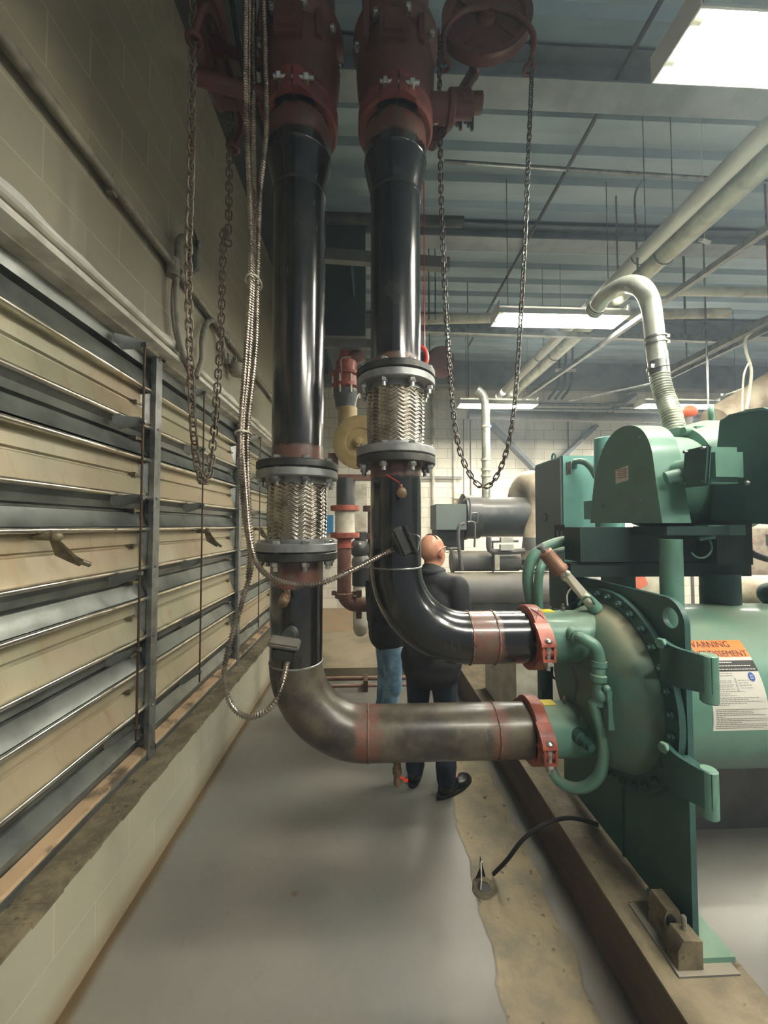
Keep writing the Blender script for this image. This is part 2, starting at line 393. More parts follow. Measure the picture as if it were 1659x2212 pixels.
# plinth of the chiller
b = bx(B(), .893, 1.18, -1.2, 4.6, 0, .25); struct('trim_9', b, M['plinth'])
struct('trim_11', bx(B(), 1.36, 4.4, 2.06, 2.5, 0, .34), M['grey_pipe'])
b = bx(B(), 1.65, 1.95, 4.3, 7.0, 0, .1); bx(b, -.9, 1.6, 4.25, 5.7, 0, .09)
struct('trim_10', b, mat('housekeeping_pad', (140, 128, 104), .8, 0, (108, 100, 84), 3, bump=.3))

# ------------------------------------------------------------ damper bays in the left wall
ZT = [2.358, 1.985, 1.620, 1.256, .893]
def blade(parent, zt, y0, y1):
    b = strip(B(), [(-1.166, zt - .207), (-1.196, zt - .232), (-1.205, zt - .262), (-1.232, zt - .268), (-1.232, zt - .276), (-1.208, zt - .280), (-1.196, zt - .318), (-1.176, zt - .350)], y0, y1)
    bl = obj('blade', b, M['galv_dark'], parent, 15)
    b = strip(B(), [(-1.212, zt - .003), (-1.209, zt - .030), (-1.207, zt - .075), (-1.219, zt - .082), (-1.219, zt - .088), (-1.205, zt - .094), (-1.190, zt - .150), (-1.176, zt - .188)], y0, y1)
    obj('blade_sheet', b, M['insert'], bl, 15)
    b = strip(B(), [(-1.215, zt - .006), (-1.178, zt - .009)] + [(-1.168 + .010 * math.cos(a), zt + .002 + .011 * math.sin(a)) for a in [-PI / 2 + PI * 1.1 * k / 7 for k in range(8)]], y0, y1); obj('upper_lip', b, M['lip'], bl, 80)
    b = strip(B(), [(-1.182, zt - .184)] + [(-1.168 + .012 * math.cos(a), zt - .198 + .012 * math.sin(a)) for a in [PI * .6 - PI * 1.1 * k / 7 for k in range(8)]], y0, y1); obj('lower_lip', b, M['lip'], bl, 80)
    # pivot pins and gusset at the far end
    for dz in (-.085, -.27):
        b = cyl(B(), (-1.225, y1 - .10, zt + dz), (-1.185, y1 - .10, zt + dz), .012, seg=8); box(b, (-1.19, y1 - .085, zt + dz), (.014, .05, .012)); obj('pivot_pin', b, M['latch'], bl)
    return bl
def bay(y0, y1, rodY, label, latchY=None):
    t = thing('louver_damper', label, 'louver damper', (-1.2, (y0 + y1) / 2, .42), 'damper bays set in the left block wall')
    # frame
    ya, yb = y0 + .035, y1 - .03
    b = strip(B(), [(-1.2, 2.60), (-1.135, 2.595), (-1.135, 2.55), (-1.19, 2.545)], ya, yb)
    obj('head_rail', b, M['alum'], t, 20)
    b = strip(B(), [(-1.19, 2.548), (-1.195, 2.49), (-1.232, 2.478), (-1.232, 2.47), (-1.205, 2.464), (-1.18, 2.39), (-1.176, 2.365)], ya, yb)
    obj('blade', b, M['galv_dark'], t, 15)
    for zt in ZT: blade(t, zt, ya, yb)
    b = strip(B(), [(-1.18, .54), (-1.205, .52), (-1.21, .475), (-1.15, .47), (-1.145, .455), (-1.15, .425), (-1.2, .42)], ya, yb)
    sr_ = obj('sill_rail', b, M['galv_dark'], t, 20)
    obj('dusty_strip', strip(B(), [(-1.205, .482), (-1.150, .476), (-1.146, .462), (-1.150, .458)], ya, yb), M['dusty_tan'], sr_)
    b = bx(B(), -1.166, -1.140, y1 - .045, y1 + .015, .42, 2.545); bx(b, -1.26, -1.158, y1 - .02, y1 - .012, .42, 2.545)
    for z in [2.54, .48] + [zt - .2 for zt in ZT]: sph(b, (-1.138, y1 - .02, z), .007, 8)
    # zig-zag jamb angles
    jz = [(2.40, -1.24), (2.35, -1.155)]
    for zt in ZT:
        pr = [(-1.16, y1 - .028, zt - .002), (-1.225, y1 - .085, zt - .03), (-1.23, y1 - .085, zt - .12), (-1.165, y1 - .028, zt - .188)]
        prism(b, pr, (0, .004, 0))
    obj('post', b, M['galv'], t)
    if rodY:
        zs = [2.53] + [zt - .21 for zt in ZT]
        cyl_ = cyl(B(), (-1.10, rodY, .62), (-1.10, rodY, 2.54), .0055, seg=8); obj('linkage_rod', cyl_, M['rod'], t)
        for z in zs:
            b = prism(B(), [(-1.175, rodY - .115, z - .035), (-1.175, rodY - .06, z - .05), (-1.108, rodY + .012, z - .012), (-1.104, rodY + .012, z + .012), (-1.108, rodY - .02, z + .015), (-1.175, rodY - .115, z + .0)], (0, .003, -.004))
            cyl(b, (-1.115, rodY, z), (-1.088, rodY, z), .011, seg=8)
            obj('lever_arm', b, M['galv_dark'], t)
    if latchY:
        b = prism(B(), [(-1.15, latchY, 1.60), (-1.13, latchY - .02, 1.62), (-1.08, latchY + .02, 1.53), (-1.075, latchY + .075, 1.50), (-1.09, latchY + .07, 1.485), (-1.14, latchY + .02, 1.53)], (.004, 0, .006))
        cyl(b, (-1.2, latchY, 1.60), (-1.12, latchY, 1.60), .014, seg=8); sph(b, (-1.12, latchY, 1.60), .02, 8)
        cyl(b, (-1.075, latchY + .06, 1.505), (-1.065, latchY + .09, 1.49), .01, seg=8)
        obj('latch', b, M['latch'], t)
    return t
bay(-.57, .78, None, 'damper bay nearest the camera, left of the frame edge')
bay(.78, 2.13, 1.905, 'large near bay of galvanised and rust-streaked beige damper blades in left block wall', 1.43)
bay(2.13, 3.48, 2.59, 'middle damper bay behind the hanging rusty chain loop', 2.74)
bay(3.48, 4.83, 3.93, 'far damper bay seen between flex conduits and the left black riser', 4.1)
bay(4.83, 6.18, None, 'last damper bay, hidden behind the left black riser')

# ------------------------------------------------------------ light fixtures
def fixture(x0, y, label, L=1.24, z=3.55, W=.25, turn=0, far=False):
    t = thing('fluorescent_light', label, 'light', (x0 + L / 2, y, z), 'fluorescent fixtures hung under the deck')
    b = B()
    # folded reflector hood, open below, slotted above so some light leaves upwards
    for s in (-1, 1):
        prism(b, [(x0, y + s * .03, z + .075), (x0, y + s * .05, z + .075), (x0, y + s * .079, z + .052), (x0, y + s * .075, z + .046)], (L, 0, 0))
        prism(b, [(x0, y + s * .084, z + .055), (x0, y + s * .090, z + .060), (x0, y + s * W / 2, z - .005), (x0, y + s * (W / 2 - .006), z - .008)], (L, 0, 0))
    bx(b, x0, x0 + L, y - .035, y + .035, z + .07, z + .11)
    prism(b, [(x0, y - .012, z + .075), (x0, y + .012, z + .075), (x0, y, z + .01)], (L, 0, 0))
    bx(b, x0 - .004, x0 + .002, y - W / 2, y + W / 2, z - .006, z + .11); bx(b, x0 + L - .002, x0 + L + .004, y - W / 2, y + W / 2, z - .006, z + .11)
    obj('reflector', b, M['white'], t)
    for s in (-1, 1):
        tb = obj('tube', cyl(B(), (x0 + .05, y + s * .065, z + .028), (x0 + L - .05, y + s * .065, z + .028), .016, seg=12), M['tube_far' if far else 'tube'], t)
        for xa_ in (x0, x0 + L - .05): obj('lamp_holder', cyl(B(), (xa_, y + s * .065, z + .028), (xa_ + .05, y + s * .065, z + .028), .02, seg=10), M['white'], t)
    for dx in (.12, L - .12): obj('hanger', cyl(B(), (x0 + dx, y, z + .11), (x0 + dx, y, ZC), .004, seg=6), M['galv_dark'], t)
    t.rotation_euler.z = turn
    return t
fixture(1.22, 1.42, 'big bright fluorescent fixture at the top right corner of the photo')
fixture(1.17, 3.45, 'fluorescent fixture above the strut, middle of the ceiling behind the right chain', L=1.2)
fixture(1.43, 6.0, 'far fluorescent fixture low behind the right chain loop', far=True)
fixture(4.32, 5.9, 'far fluorescent fixture behind the ribbed vent hose, over the compressor', far=True)
fixture(4.4, 3.45, 'added unseen fill fixture to the right, outside the frame, over the plant')  # unseen, added together with the next one to lighten the room
fixture(4.4, 1.42, 'added unseen fill fixture to the right of the chiller, outside the frame')
fixture(.9, -.75, 'added unseen fill fixture behind the camera over the aisle')  # unseen, added behind the camera for more room light
fixture(2.2, -.4, 'added unseen fill fixture, turned, right of the camera, outside the frame', turn=PI / 2)  # unseen pair, added and turned to throw light on the left wall
fixture(4.6, -.6, 'added unseen fill fixture, turned, far right of the camera, outside the frame', turn=PI / 2)
fixture(3.1, 1.6, 'added unseen fill fixture, turned, above the compressor, just outside the right edge', turn=PI / 2)  # unseen, added to brighten the left wall
fixture(7.2, 6.2, 'added unseen fill fixture at the far right, outside the frame', far=True)  # unseen, added to brighten the back wall
fixture(4.9, 5.0, 'added unseen fill fixture, turned, far right, out of frame beyond the struts', turn=PI / 2)  # unseen, added to raise the overall brightness

# ------------------------------------------------------------ main risers (8 inch pipe)
R8 = .1095; XA, XB, YP = -.305, .118, 1.66; ZLA, ZLB = .763, 1.158; RB = .305
CP = .705      # x of the grooved couplings
def riser(name, x, zlow, mat_, label):
    t = thing(name, label, 'pipe', (x, YP, zlow))
    obj('pipe', lathe(B(), [(zlow, R8), (3.09, R8)], (x, YP, 0), (0, 0, 1), 56), mat_, t)
    b = lathe(B(), [(3.09, R8), (3.115, R8 + .003), (3.215, .1365), (3.235, .1365), (3.24, .139), (3.245, .1365), (3.43, .1365)], (x, YP, 0), (0, 0, 1), 56)
    obj('reducer', b, mat_, t)
    obj('weld', lathe(B(), [(3.083, R8), (3.087, R8 + .004), (3.093, R8 + .004), (3.097, R8)], (x, YP, 0), (0, 0, 1), 56, False), M['black'], t)
    return t
riser('riser_pipe', XA, 1.905, M['black_pipe_A'], 'taller glossy black vertical pipe nearer the left wall, with reducer on top')
riser('riser_pipe', XB, 2.305, M['black_pipe_B'], 'shorter glossy black vertical pipe to the right, ending on the higher braided connector')
def flanged(x, ztop, label):
    """braided expansion joint between two flange pairs; returns list of z"""
    t = thing('flexible_connector', label, 'pipe connector', (x, YP, ztop - .40), 'braided steel connectors in the two risers')
    o = (x, YP, 0); RF = .171
    def ring(z0, z1, r=RF, ri=R8): return lathe(B(), [(z0, ri), (z0, r - .004), (z0 + .004, r), (z1 - .004, r), (z1, r - .004), (z1, ri)], o, (0, 0, 1), 64, False)
    zz = ztop
    obj('pipe_flange', ring(zz - .032, zz), M['flange_black'], t)
    f1 = obj('connector_flange', ring(zz - .070, zz - .036), M['silver'], t)
    zb0, zb1 = ztop - .075, ztop - .335
    obj('connector_flange', ring(zb1 - .037, zb1 - .003), M['silver'], t)
    obj('pipe_flange', ring(zb1 - .074, zb1 - .040), M['flange_black'], t)
    # braid, a woven herring-bone sleeve
    b = B(); NC, NS, NV = 28, 7, 150; H = zb0 - zb1; rows = 16; grid = []
    for j in range(NV + 1):
        v = j / NV; row = []
        bul = .0045 * math.sin(PI * v)
        for i in range(NC * NS):
            c, f = divmod(i, NS); fx = (f + .5) / NS; s = 1 if c % 2 else -1
            ph = v * rows * 2 * PI + s * (fx - .5) * 2 * PI * .9
            h = max(0, math.sin(ph)) ** .6 if math.sin(ph) > 0 else -.5 * abs(math.sin(ph)) ** .5
            e = math.sin(PI * fx) ** .5
            r = R8 + .008 + bul + .0052 * h * (.35 + .65 * e)
            a = 2 * PI * i / (NC * NS); row.append(b.verts.new((x + r * math.cos(a), YP + r * math.sin(a), zb1 + H * v)))
        grid.append(row)
    for j in range(NV):
        for i in range(NC * NS):
            k = (i + 1) % (NC * NS); b.faces.new([grid[j][i], grid[j][k], grid[j + 1][k], grid[j + 1][i]])
    obj('braid', b, M['braid'], t, 60)
    for z0, z1 in ((zb0 - .018, zb0 + .006), (zb1 - .006, zb1 + .016)): obj('collar', lathe(B(), [(z0, R8), (z0, R8 + .014), (z1, R8 + .014), (z1, R8)], o, (0, 0, 1), 48, False), M['silver'], t)
    for za, zc, up in ((zz, zz - .070, 1), (zb1 - .003, zb1 - .074, 0)):
        for k in range(8):
            a = 2 * PI * (k + .5) / 8; p = V((x + .149 * math.cos(a), YP + .149 * math.sin(a), 0))
            q = B(); hexa(q, p + V((0, 0, za)), (0, 0, 1), .016, .013); hexa(q, p + V((0, 0, zc)), (0, 0, -1), .017, .018)
            cyl(q, p + V((0, 0, zc - .036)), p + V((0, 0, za + .002)), .010, seg=10)
            obj('bolt', q, M['bolt'], t)
    return zb1 - .074
zA = flanged(XA, 1.905, 'braided steel connector low in the left riser, between two bolted flange pairs')
zB = flanged(XB, 2.305, 'braided steel connector higher up in the right riser, in front of the tan disc')
def elbow_run(name, x, ztop, zl, mv, mh, label, welds, xend=CP - .012):
    t = thing(name, label, 'pipe', (x, YP, zl - R8))
    obj('vertical_pipe', cyl(B(), (x, YP, zl + RB), (x, YP, ztop), R8, seg=56), mv, t)
    pts = arc((x + RB, YP, zl + RB), (-1, 0, 0), (0, 0, -1), RB, 0, PI / 2, 28)
    obj('elbow', sweep(B(), pts, R8 + .0008, 56), mh, t)
    obj('horizontal_pipe', cyl(B(), (x + RB, YP, zl), (xend, YP, zl), R8, seg=56), mh, t)
    for wx in welds:
        q = B(); u = V((0, 1, 0)); v = V((0, 0, 1)); rr = R8 + .001
        pts = [V((wx + .0015 * math.sin(k * 2.1), YP, zl)) + (u * math.cos(2 * PI * k / 80) + v * math.sin(2 * PI * k / 80)) * rr for k in range(80)]
        sweep(q, pts, [.0035 + .0012 * math.sin(k * 5.3) for k in range(80)], 6, True); obj('weld', q, M['brown_pipe'], t)
    q = lathe(B(), [(zl + RB - .004, R8), (zl + RB - .002, R8 + .003), (zl + RB + .002, R8 + .003), (zl + RB + .004, R8)], (x, YP, 0), (0, 0, 1), 56, False); obj('weld', q, M['silver'], t)
    return t
elbow_run('elbow_pipe', XA, zA, ZLA, M['black_pipe_A'], M['black_pipe_dust'], 'dusty lower black elbow pipe bending from the left riser to the chiller', (XA + RB, .535))
elbow_run('elbow_pipe', XB, zB, ZLB, M['black_pipe_B'], M['black_pipe_B'], 'glossy upper black elbow pipe bending from the right riser to the chiller', (XB + RB + .005, .535))
def coupling_h(z, label):
    t = thing('grooved_coupling', label, 'pipe coupling', (CP, YP, z), 'orange couplings on the chiller nozzles')
    o = (CP, YP, z); W = .030
    b = lathe(B(), [(-W, R8), (-W, R8 + .018), (-W * .8, R8 + .026), (W * .8, R8 + .026), (W, R8 + .018), (W, R8)], o, (1, 0, 0), 56, False)
    for sy in (-1, 1):
        yy = YP + sy * (R8 + .03)
        # upper and lower ears with a gap for the bolt
        for sz in (-1, 1):
            prism(b, [(CP - W, YP + sy * (R8 - .005), z + sz * .085), (CP - W, YP + sy * (R8 + .03), z + sz * .06), (CP - W, YP + sy * (R8 + .062), z + sz * .020), (CP - W, YP + sy * (R8 + .062), z + sz * .006), (CP - W, YP + sy * (R8 - .005), z + sz * .006)], (2 * W, 0, 0))
    obj('housing', b, M['orange'], t)
    for sy in (-1, 1):
        y = YP + sy * (R8 + .052); q = cyl(B(), (CP, y, z - .085), (CP, y, z + .03), .009, seg=10); sph(q, (CP, y, z + .028), .017, 12, (1, 1, .6)); hexa(q, (CP, y, z - .050), (0, 0, -1), .017, .018)
        cyl(q, (CP, y, z - .02), (CP, y, z + .005), .0125, seg=10)
        obj('bolt', q, M['bolt'], t)
    # lower loop lug facing the aisle
    for sy in (-1, 1):
        q = B(); y = YP + sy * (R8 + .052)
        for dx in (-.022, .022): box(q, (CP + dx, y, z - .022), (.009, .024, .05))
        box(q, (CP, y, z - .047), (.052, .028, .009)); obj('bolt_lug', q, M['orange'], t)
    return t
uc = coupling_h(ZLB, 'orange grooved coupling on the upper chiller nozzle')
q = B()
for s_ in (-1, 1):
    pts = [V((CP + s_ * (-.018 + .036 * k / 6), YP - (R8 + .0275) * math.cos(a_), ZLB + (R8 + .0275) * math.sin(a_))) for k in range(7) for a_ in [1.25 - .45 * k / 6]]
    sweep(q, pts, .0013, 5)
obj('marker_cross', q, M['black_ink'], uc)
coupling_h(ZLA, 'orange grooved coupling on the lower chiller nozzle')
def coupling_v(x, label):
    z = 3.425; R = .1365; o = (x, YP, z); W = .042
    t = thing('grooved_coupling', label, 'pipe coupling', (x, YP, z), 'orange couplings under the red valves')
    b = lathe(B(), [(-W, R), (-W, R + .020), (-W * .8, R + .030), (W * .8, R + .030), (W, R + .020), (W, R)], o, (0, 0, 1), 56, False)
    for s in (-1, 1):
        for k in (-1, 1):
            prism(b, [(x + k * .003, YP + s * (R - .005), z - W), (x + k * .003, YP + s * (R + .052), z - W), (x + k * .022, YP + s * (R + .052), z - W), (x + k * .07, YP + s * (R + .024), z - W), (x + k * .09, YP + s * (R - .025), z - W)], (0, 0, 2 * W))
    obj('housing', b, M['orange_coupling_shaded'], t)
    for s in (-1, 1):
        y = YP + s * (R + .04); q = cyl(B(), (x - .075, y, z), (x + .085, y, z), .010, seg=10); hexa(q, (x + .045, y, z), (1, 0, 0), .019, .02); hexa(q, (x - .045, y, z), (-1, 0, 0), .019, .018)
        obj('bolt', q, M['bolt'], t)
    return t
coupling_v(XA, 'orange coupling with zinc bolts at the top of the left riser')
coupling_v(XB, 'orange coupling with zinc bolts at the top of the right riser')
# red valves above the couplings
def big_valve(x, label, side):
    t = thing('red_valve', label, 'valve', (x, YP, 3.47))
    b = lathe(B(), [(3.47, .1365), (3.49, .1365), (3.50, .155), (3.58, .170), (3.66, .175), (3.74, .160), (3.76, .19), (3.80, .19), (3.81, .15), (4.2, .15)], (x, YP, 0), (0, 0, 1), 48)
    obj('valve_body', b, M['red_valve'], t)
    q = B()
    box(q, (x - .02, YP - .165, 3.67), (.11, .04, .13)); box(q, (x - .02, YP - .188, 3.67), (.07, .02, .09))
    for dx in (-.13, .10): box(q, (x + dx, YP - .11, 3.72), (.022, .09, .16))
    obj('rib', q, M['red_valve'], t)
    for k in range(8):
        a = 2 * PI * (k + .3) / 8; p = V((x + .175 * math.cos(a), YP + .175 * math.sin(a), 3.76)); q = hexa(B(), p, (0, 0, -1), .016, .02); cyl(q, p - V((0, 0, .035)), p, .01, seg=8)
        obj('bolt', q, M['bolt'], t)
    # stem boss
    q = lathe(B(), [(0, .055), (.10, .055), (.11, .07), (.13, .07), (.14, .035), (.22, .035)], (x + side * .13, YP, 3.52), (side, 0, 0), 24); obj('stem_boss', q, M['red_valve'], t)
    return t
big_valve(XA, 'dark red valve body above the left riser, at the top edge', -1)
big_valve(XB, 'dull red valve body above the right riser, at the top edge', 1)
for x, l in ((XA, 'dark header pipe above the left red valve'), (XB, 'dark header pipe above the right red valve')):
    tag(obj('header_pipe', cyl(B(), (x, YP, 4.2), (x, YP, ZC), .137, seg=32), M['black']), l, 'pipe')

# chain wheels
def wheel(c, ax, r, label, mat_, chainside):
    """ax: wheel axis"""
    t = thing('chain_wheel', label, 'chain wheel', c)
    c = V(c); u, v, d = basis(ax)
    b = lathe(B(), [(-.022, r - .03), (-.026, r), (-.008, r - .012), (.008, r - .012), (.026, r), (.022, r - .03), (.012, r - .045), (-.012, r - .045), (-.022, r - .03)], c, d, 48, False)
    obj('rim', b, mat_, t)
    q = B(); lathe(q, [(-.010, r - .04), (-.012, .05), (-.03, .04), (-.03, .0)], c, d, 40); 
    obj('web', q, mat_, t)
    q = B()
    for k in range(4):
        a = PI / 4 + k * PI / 2; e = u * math.cos(a) + v * math.sin(a); prism(q, [c + e * .04 - d * .02, c + e * (r - .03) - d * .02, c + e * (r - .03) + d * .005, c + e * .04 + d * .005], e.cross(d) * .022)
    lathe(q, [(-.05, .0), (-.05, .035), (.04, .035), (.04, 0)], c, d, 20); obj('spoke', q, mat_, t)
    return t, c, u, v, d
CL = V((-.66, 1.60, 3.69))
t, *_ = wheel(CL, (1, 0, 0), .20, 'red chain wheel seen edge-on at the upper left beside the left valve', M['red_valve'], 0)
q = cyl(B(), (CL.x + .03, 1.60, CL.z), (XA - .14, 1.60, 3.60), .022, seg=12); obj('stem', q, M['red_valve'], t)
# guide yoke: two arms down from a collar to the chain eyes
def yoke(t, c, d1, d2, off, mat_):
    for k, d in ((0, d1), (1, d2)):
        p = [c + off, c + off + d * .12 + V((0, 0, -.03)), c + off + d * .21 + V((0, 0, -.13)), c + off * .2 + d * .205 + V((0, 0, -.235))]
        q = sweep(B(), cr(p, .02), .013, 10); s = p[-1]; ring = arc(s + V((0, 0, -.01)), (1, 0, 0), (0, 1, 0), .024, 0, 2 * PI, 20)[:-1]
        sweep(q, ring, .009, 8, True); obj('chain_guide', q, mat_, t)
yoke(t, CL, V((0, -1, 0)), V((0, 1, 0)), V((.045, 0, 0)), M['red_valve'])
q = cyl(B(), (CL.x - .06, 1.52, 3.46), (XA - .1, 1.60, 3.46), .03, seg=12); obj('yoke_bar', q, M['red_valve'], t)
CR_ = at(1050, 45, 1.75)
t, *_ = wheel(CR_, V((.12, 1, -.05)), .215, 'dull red chain wheel facing the camera at the top, right of the valves', M['red_valve'], 0)
q = cyl(B(), (CR_.x, 1.78, CR_.z), (CR_.x, 1.98, CR_.z), .03, seg=12); cyl(q, (CR_.x, 1.96, CR_.z), (XB + .2, 1.9, 3.6), .03, seg=12); obj('stem', q, M['red_valve'], t)
yoke(t, CR_, V((-1, 0, 0)), V((1, 0, 0)), V((0, -.05, 0)), M['red_valve'])
t = thing('gear_operator', 'dark ribbed gear operator with cap screws right of the right riser top', 'valve operator', at(990, 230, 1.9))
g = at(990, 225, 1.9); q = lathe(B(), [(-.06, .05), (-.05, .062), (.05, .062), (.07, .045), (.12, .045)], g, (1, 0, .1), 24); cyl(q, (XB + .2, 1.72, 3.5), g, .05, seg=16); obj('gear_case', q, M['red_valve'], t)
for k in range(6):
    q = cyl(B(), g + V((-.03 + .02 * k, -.02 + .01 * (k % 3), -.12 - .008 * (k % 3))), g + V((-.03 + .02 * k, -.02, .02)), .009, seg=8); obj('cap_screw', q, M['dark_grey'], t)

# chains
def chain(path, label, mat_, pitch=.0295, r=.0042, L=.043, Wd=.026):
    ps = resample(path, pitch); t = thing('hand_chain', label, 'chain', ps[-1]); o0 = ORG[t.name]
    def link_pts():
        h = L / 2 - Wd / 2; w_ = Wd / 2; out = []
        for k in range(9): a = -PI / 2 + PI * k / 8; out.append((w_ * math.sin(a + PI / 2 - PI / 2) if 0 else w_ * math.cos(a + PI / 2), h + w_ * math.cos(a)))
        for k in range(9): a = -PI / 2 + PI * k / 8; out.append((-w_ * math.cos(a + PI / 2), -h - w_ * math.cos(a)))
        return out
    lp = []
    h = L / 2 - Wd / 2; w_ = Wd / 2
    for k in range(7): a = PI * k / 6; lp.append((w_ * math.cos(a), h + w_ * math.sin(a)))
    for k in range(7): a = PI + PI * k / 6; lp.append((w_ * math.cos(a), -h + w_ * math.sin(a)))
    b = sweep(B(), [V((x, 0, z)) for x, z in lp], r, 6, True)
    me = bpy.data.meshes.new('link'); bmesh.ops.recalc_face_normals(b, faces=b.faces); b.to_mesh(me); b.free()
    for p in me.polygons: p.use_smooth = True
    me.materials.append(mat_)
    items = []
    for i in range(1, len(ps) - 1):
        d = (ps[i + 1] - ps[i - 1]).normalized(); x = V((1, 0, 0)); x = (x - d * x.dot(d)).normalized(); y = d.cross(x)
        a = (i % 2) * PI / 2 + .35 + .25 * math.sin(i * .13); xx = x * math.cos(a) + y * math.sin(a); yy = d.cross(xx)
        m = Matrix((xx, yy, d)).transposed().to_4x4(); m.translation = ps[i] - o0; items.append((ps[i], m))
    vis = [it for it in items if True]; vis.sort(key=lambda it: (it[0].z > 3.45, (it[0] - CAM).length)); near, rest = vis[:100], vis[100:]
    for p, m in near:
        o = bpy.data.objects.new('link', me); C.objects.link(o); o.parent = t; o.matrix_local = m
    if rest:
        b = B()
        for p, m in rest:
            mm = me.copy(); mm.transform(m); b.from_mesh(mm); bpy.data.meshes.remove(mm)
        me2 = bpy.data.meshes.new('links'); b.to_mesh(me2); b.free(); me2.materials.append(mat_)
        for p in me2.polygons: p.use_smooth = True
        o = bpy.data.objects.new('links', me2); C.objects.link(o); o.parent = t; o['kind'] = 'stuff'
    return t
# left loop: near strand at Y 1.4, far strand at Y 1.8
pl = [(-.66, 1.40, 3.69), (-.655, 1.40, 3.0), at(407, 560, 1.41), at(411, 760, 1.43), at(416, 900, 1.46), at(424, 990, 1.52), at(437, 1040, 1.59), at(452, 1020, 1.66), at(463, 930, 1.72), at(471, 820, 1.76), at(478, 700, 1.79), at(484, 500, 1.80), (-.665, 1.80, 3.0), (-.665, 1.80, 3.69)]
chain(cr(pl, .01), 'rusty hand chain loop hanging in front of the dampers, left', M['chain_rust'], pitch=.0345, L=.050, Wd=.027)
YR = 1.72
pr = [at(948, 60, YR), at(950, 220, YR), at(953, 420, YR), at(962, 640, YR), at(975, 840, YR), at(988, 950, YR), at(1010, 1015, YR), at(1042, 1052, YR), at(1072, 1030, YR), at(1098, 960, YR), at(1113, 860, YR), at(1124, 700, YR), at(1134, 520, YR), at(1143, 300, YR), at(1149, 140, YR), at(1148, 60, YR)]
chain(cr(pr, .01), 'bare steel hand chain loop hanging right of the risers', M['chain'], r=.0034, Wd=.019, L=.040, pitch=.028)

# armoured conduits
def cond(pts, label, r=.0085, pitch=.0105):
    return tag(obj('armoured_conduit', corrug(pts, r, pitch, .0019, 12), M['conduit']), label, 'conduit', 'armoured conduits beside the left riser')
YC = 1.50
cond([at(541, -80, YC), at(538, 60, YC), at(537, 300, YC), at(543, 480, YC), at(546, 600, 1.48), at(538, 780, 1.47), at(524, 930, 1.46), at(530, 1050, 1.45), at(541, 1170, 1.42), at(562, 1228, 1.38), at(610, 1257, 1.35), at(680, 1263, 1.36), at(760, 1232, 1.40), at(822, 1200, 1.46), at(852, 1186, 1.49)], 'flex conduit swinging across to the tilted black sensor on the right riser')
cond([at(568, -80, YC - .02), at(574, 120, YC), at(576, 275, YC + .0), at(562, 420, YC + .02), at(556, 600, 1.51), at(552, 760, 1.5), at(535, 930, 1.49), at(538, 1100, 1.47), at(545, 1210, 1.45), at(520, 1310, 1.42), at(494, 1400, 1.40), at(484, 1460, 1.39), at(498, 1520, 1.38), at(535, 1549, 1.37), at(580, 1532, 1.37), at(606, 1490, 1.39), at(622, 1425, 1.47)], 'flex conduit looping low past the left riser up to its square sensor')
cond([at(549, -80, 1.56), at(548, 60, 1.56), at(549, 300, 1.56), at(549, 600, 1.53), at(547, 780, 1.52), at(530, 940, 1.52), at(533, 1060, 1.52), at(540, 1180, 1.5), at(536, 1250, 1.50)], 'inner flex conduit in the middle of the tied bundle')
cond([at(533, -80, 1.47), at(532, 200, 1.47), at(540, 440, 1.47), at(541, 600, 1.46), at(530, 780, 1.45), at(519, 940, 1.45), at(523, 1060, 1.46), at(533, 1150, 1.47), at(548, 1215, 1.47)], 'outermost left flex conduit of the tied bundle')
for (px, py, Y, l) in ((549, 610, 1.49, 'white cable tie round the conduit bundle, upper one'), (527, 937, 1.48, 'white cable tie round the conduit bundle, lower one')):
    c = at(px, py, Y); q = sweep(B(), arc(c, (.026, 0, .002), (0, .05, 0), 1, 0, 2 * PI, 24)[:-1], .004, 8, True); sph(q, c + V((-.026, -.01, 0)), .008, 8); tag(obj('cable_tie', q, M['cream']), l, 'cable tie')
q = sweep(B(), cr([at(500, 0, 1.5), at(516, 100, 1.5), at(536, 190, 1.55), at(560, 260, 1.6), at(592, 380, 1.75)], .03), .010, 10)
tag(obj('black_cable', q, M['rubber']), 'black cable crossing behind the conduits at the upper left', 'cable')

# sensors and small valves on the risers
def sensorA():
    p = at(626, 1378, YP - R8); t = thing('pipe_sensor', 'grey flow sensor with square lid on the lower left riser', 'sensor', p)
    q = lathe(B(), [(-.02, .03), (.015, .03), (.02, .024), (.065, .024)], V((p.x + .006, p.y + .0, p.z + .02)), (0, -1, .1), 20); obj('socket', q, M['grey_plastic'], t)
    q = box(B(), (p.x - .002, p.y - .085, p.z + .006), (.115, .060, .020), (.35, .18, .05)); bmesh.ops.recalc_face_normals(q, faces=q.faces); bmesh.ops.bevel(q, geom=q.edges[:], offset=.006, segments=2, affect='EDGES'); obj('lid', q, M['lid'], t)
    q = box(B(), (p.x - .004, p.y - .080, p.z - .030), (.085, .050, .05), (.35, .18, .05)); bmesh.ops.recalc_face_normals(q, faces=q.faces); bmesh.ops.bevel(q, geom=q.edges[:], offset=.008, segments=2, affect='EDGES'); obj('housing', q, M['grey_plastic'], t)
sensorA()
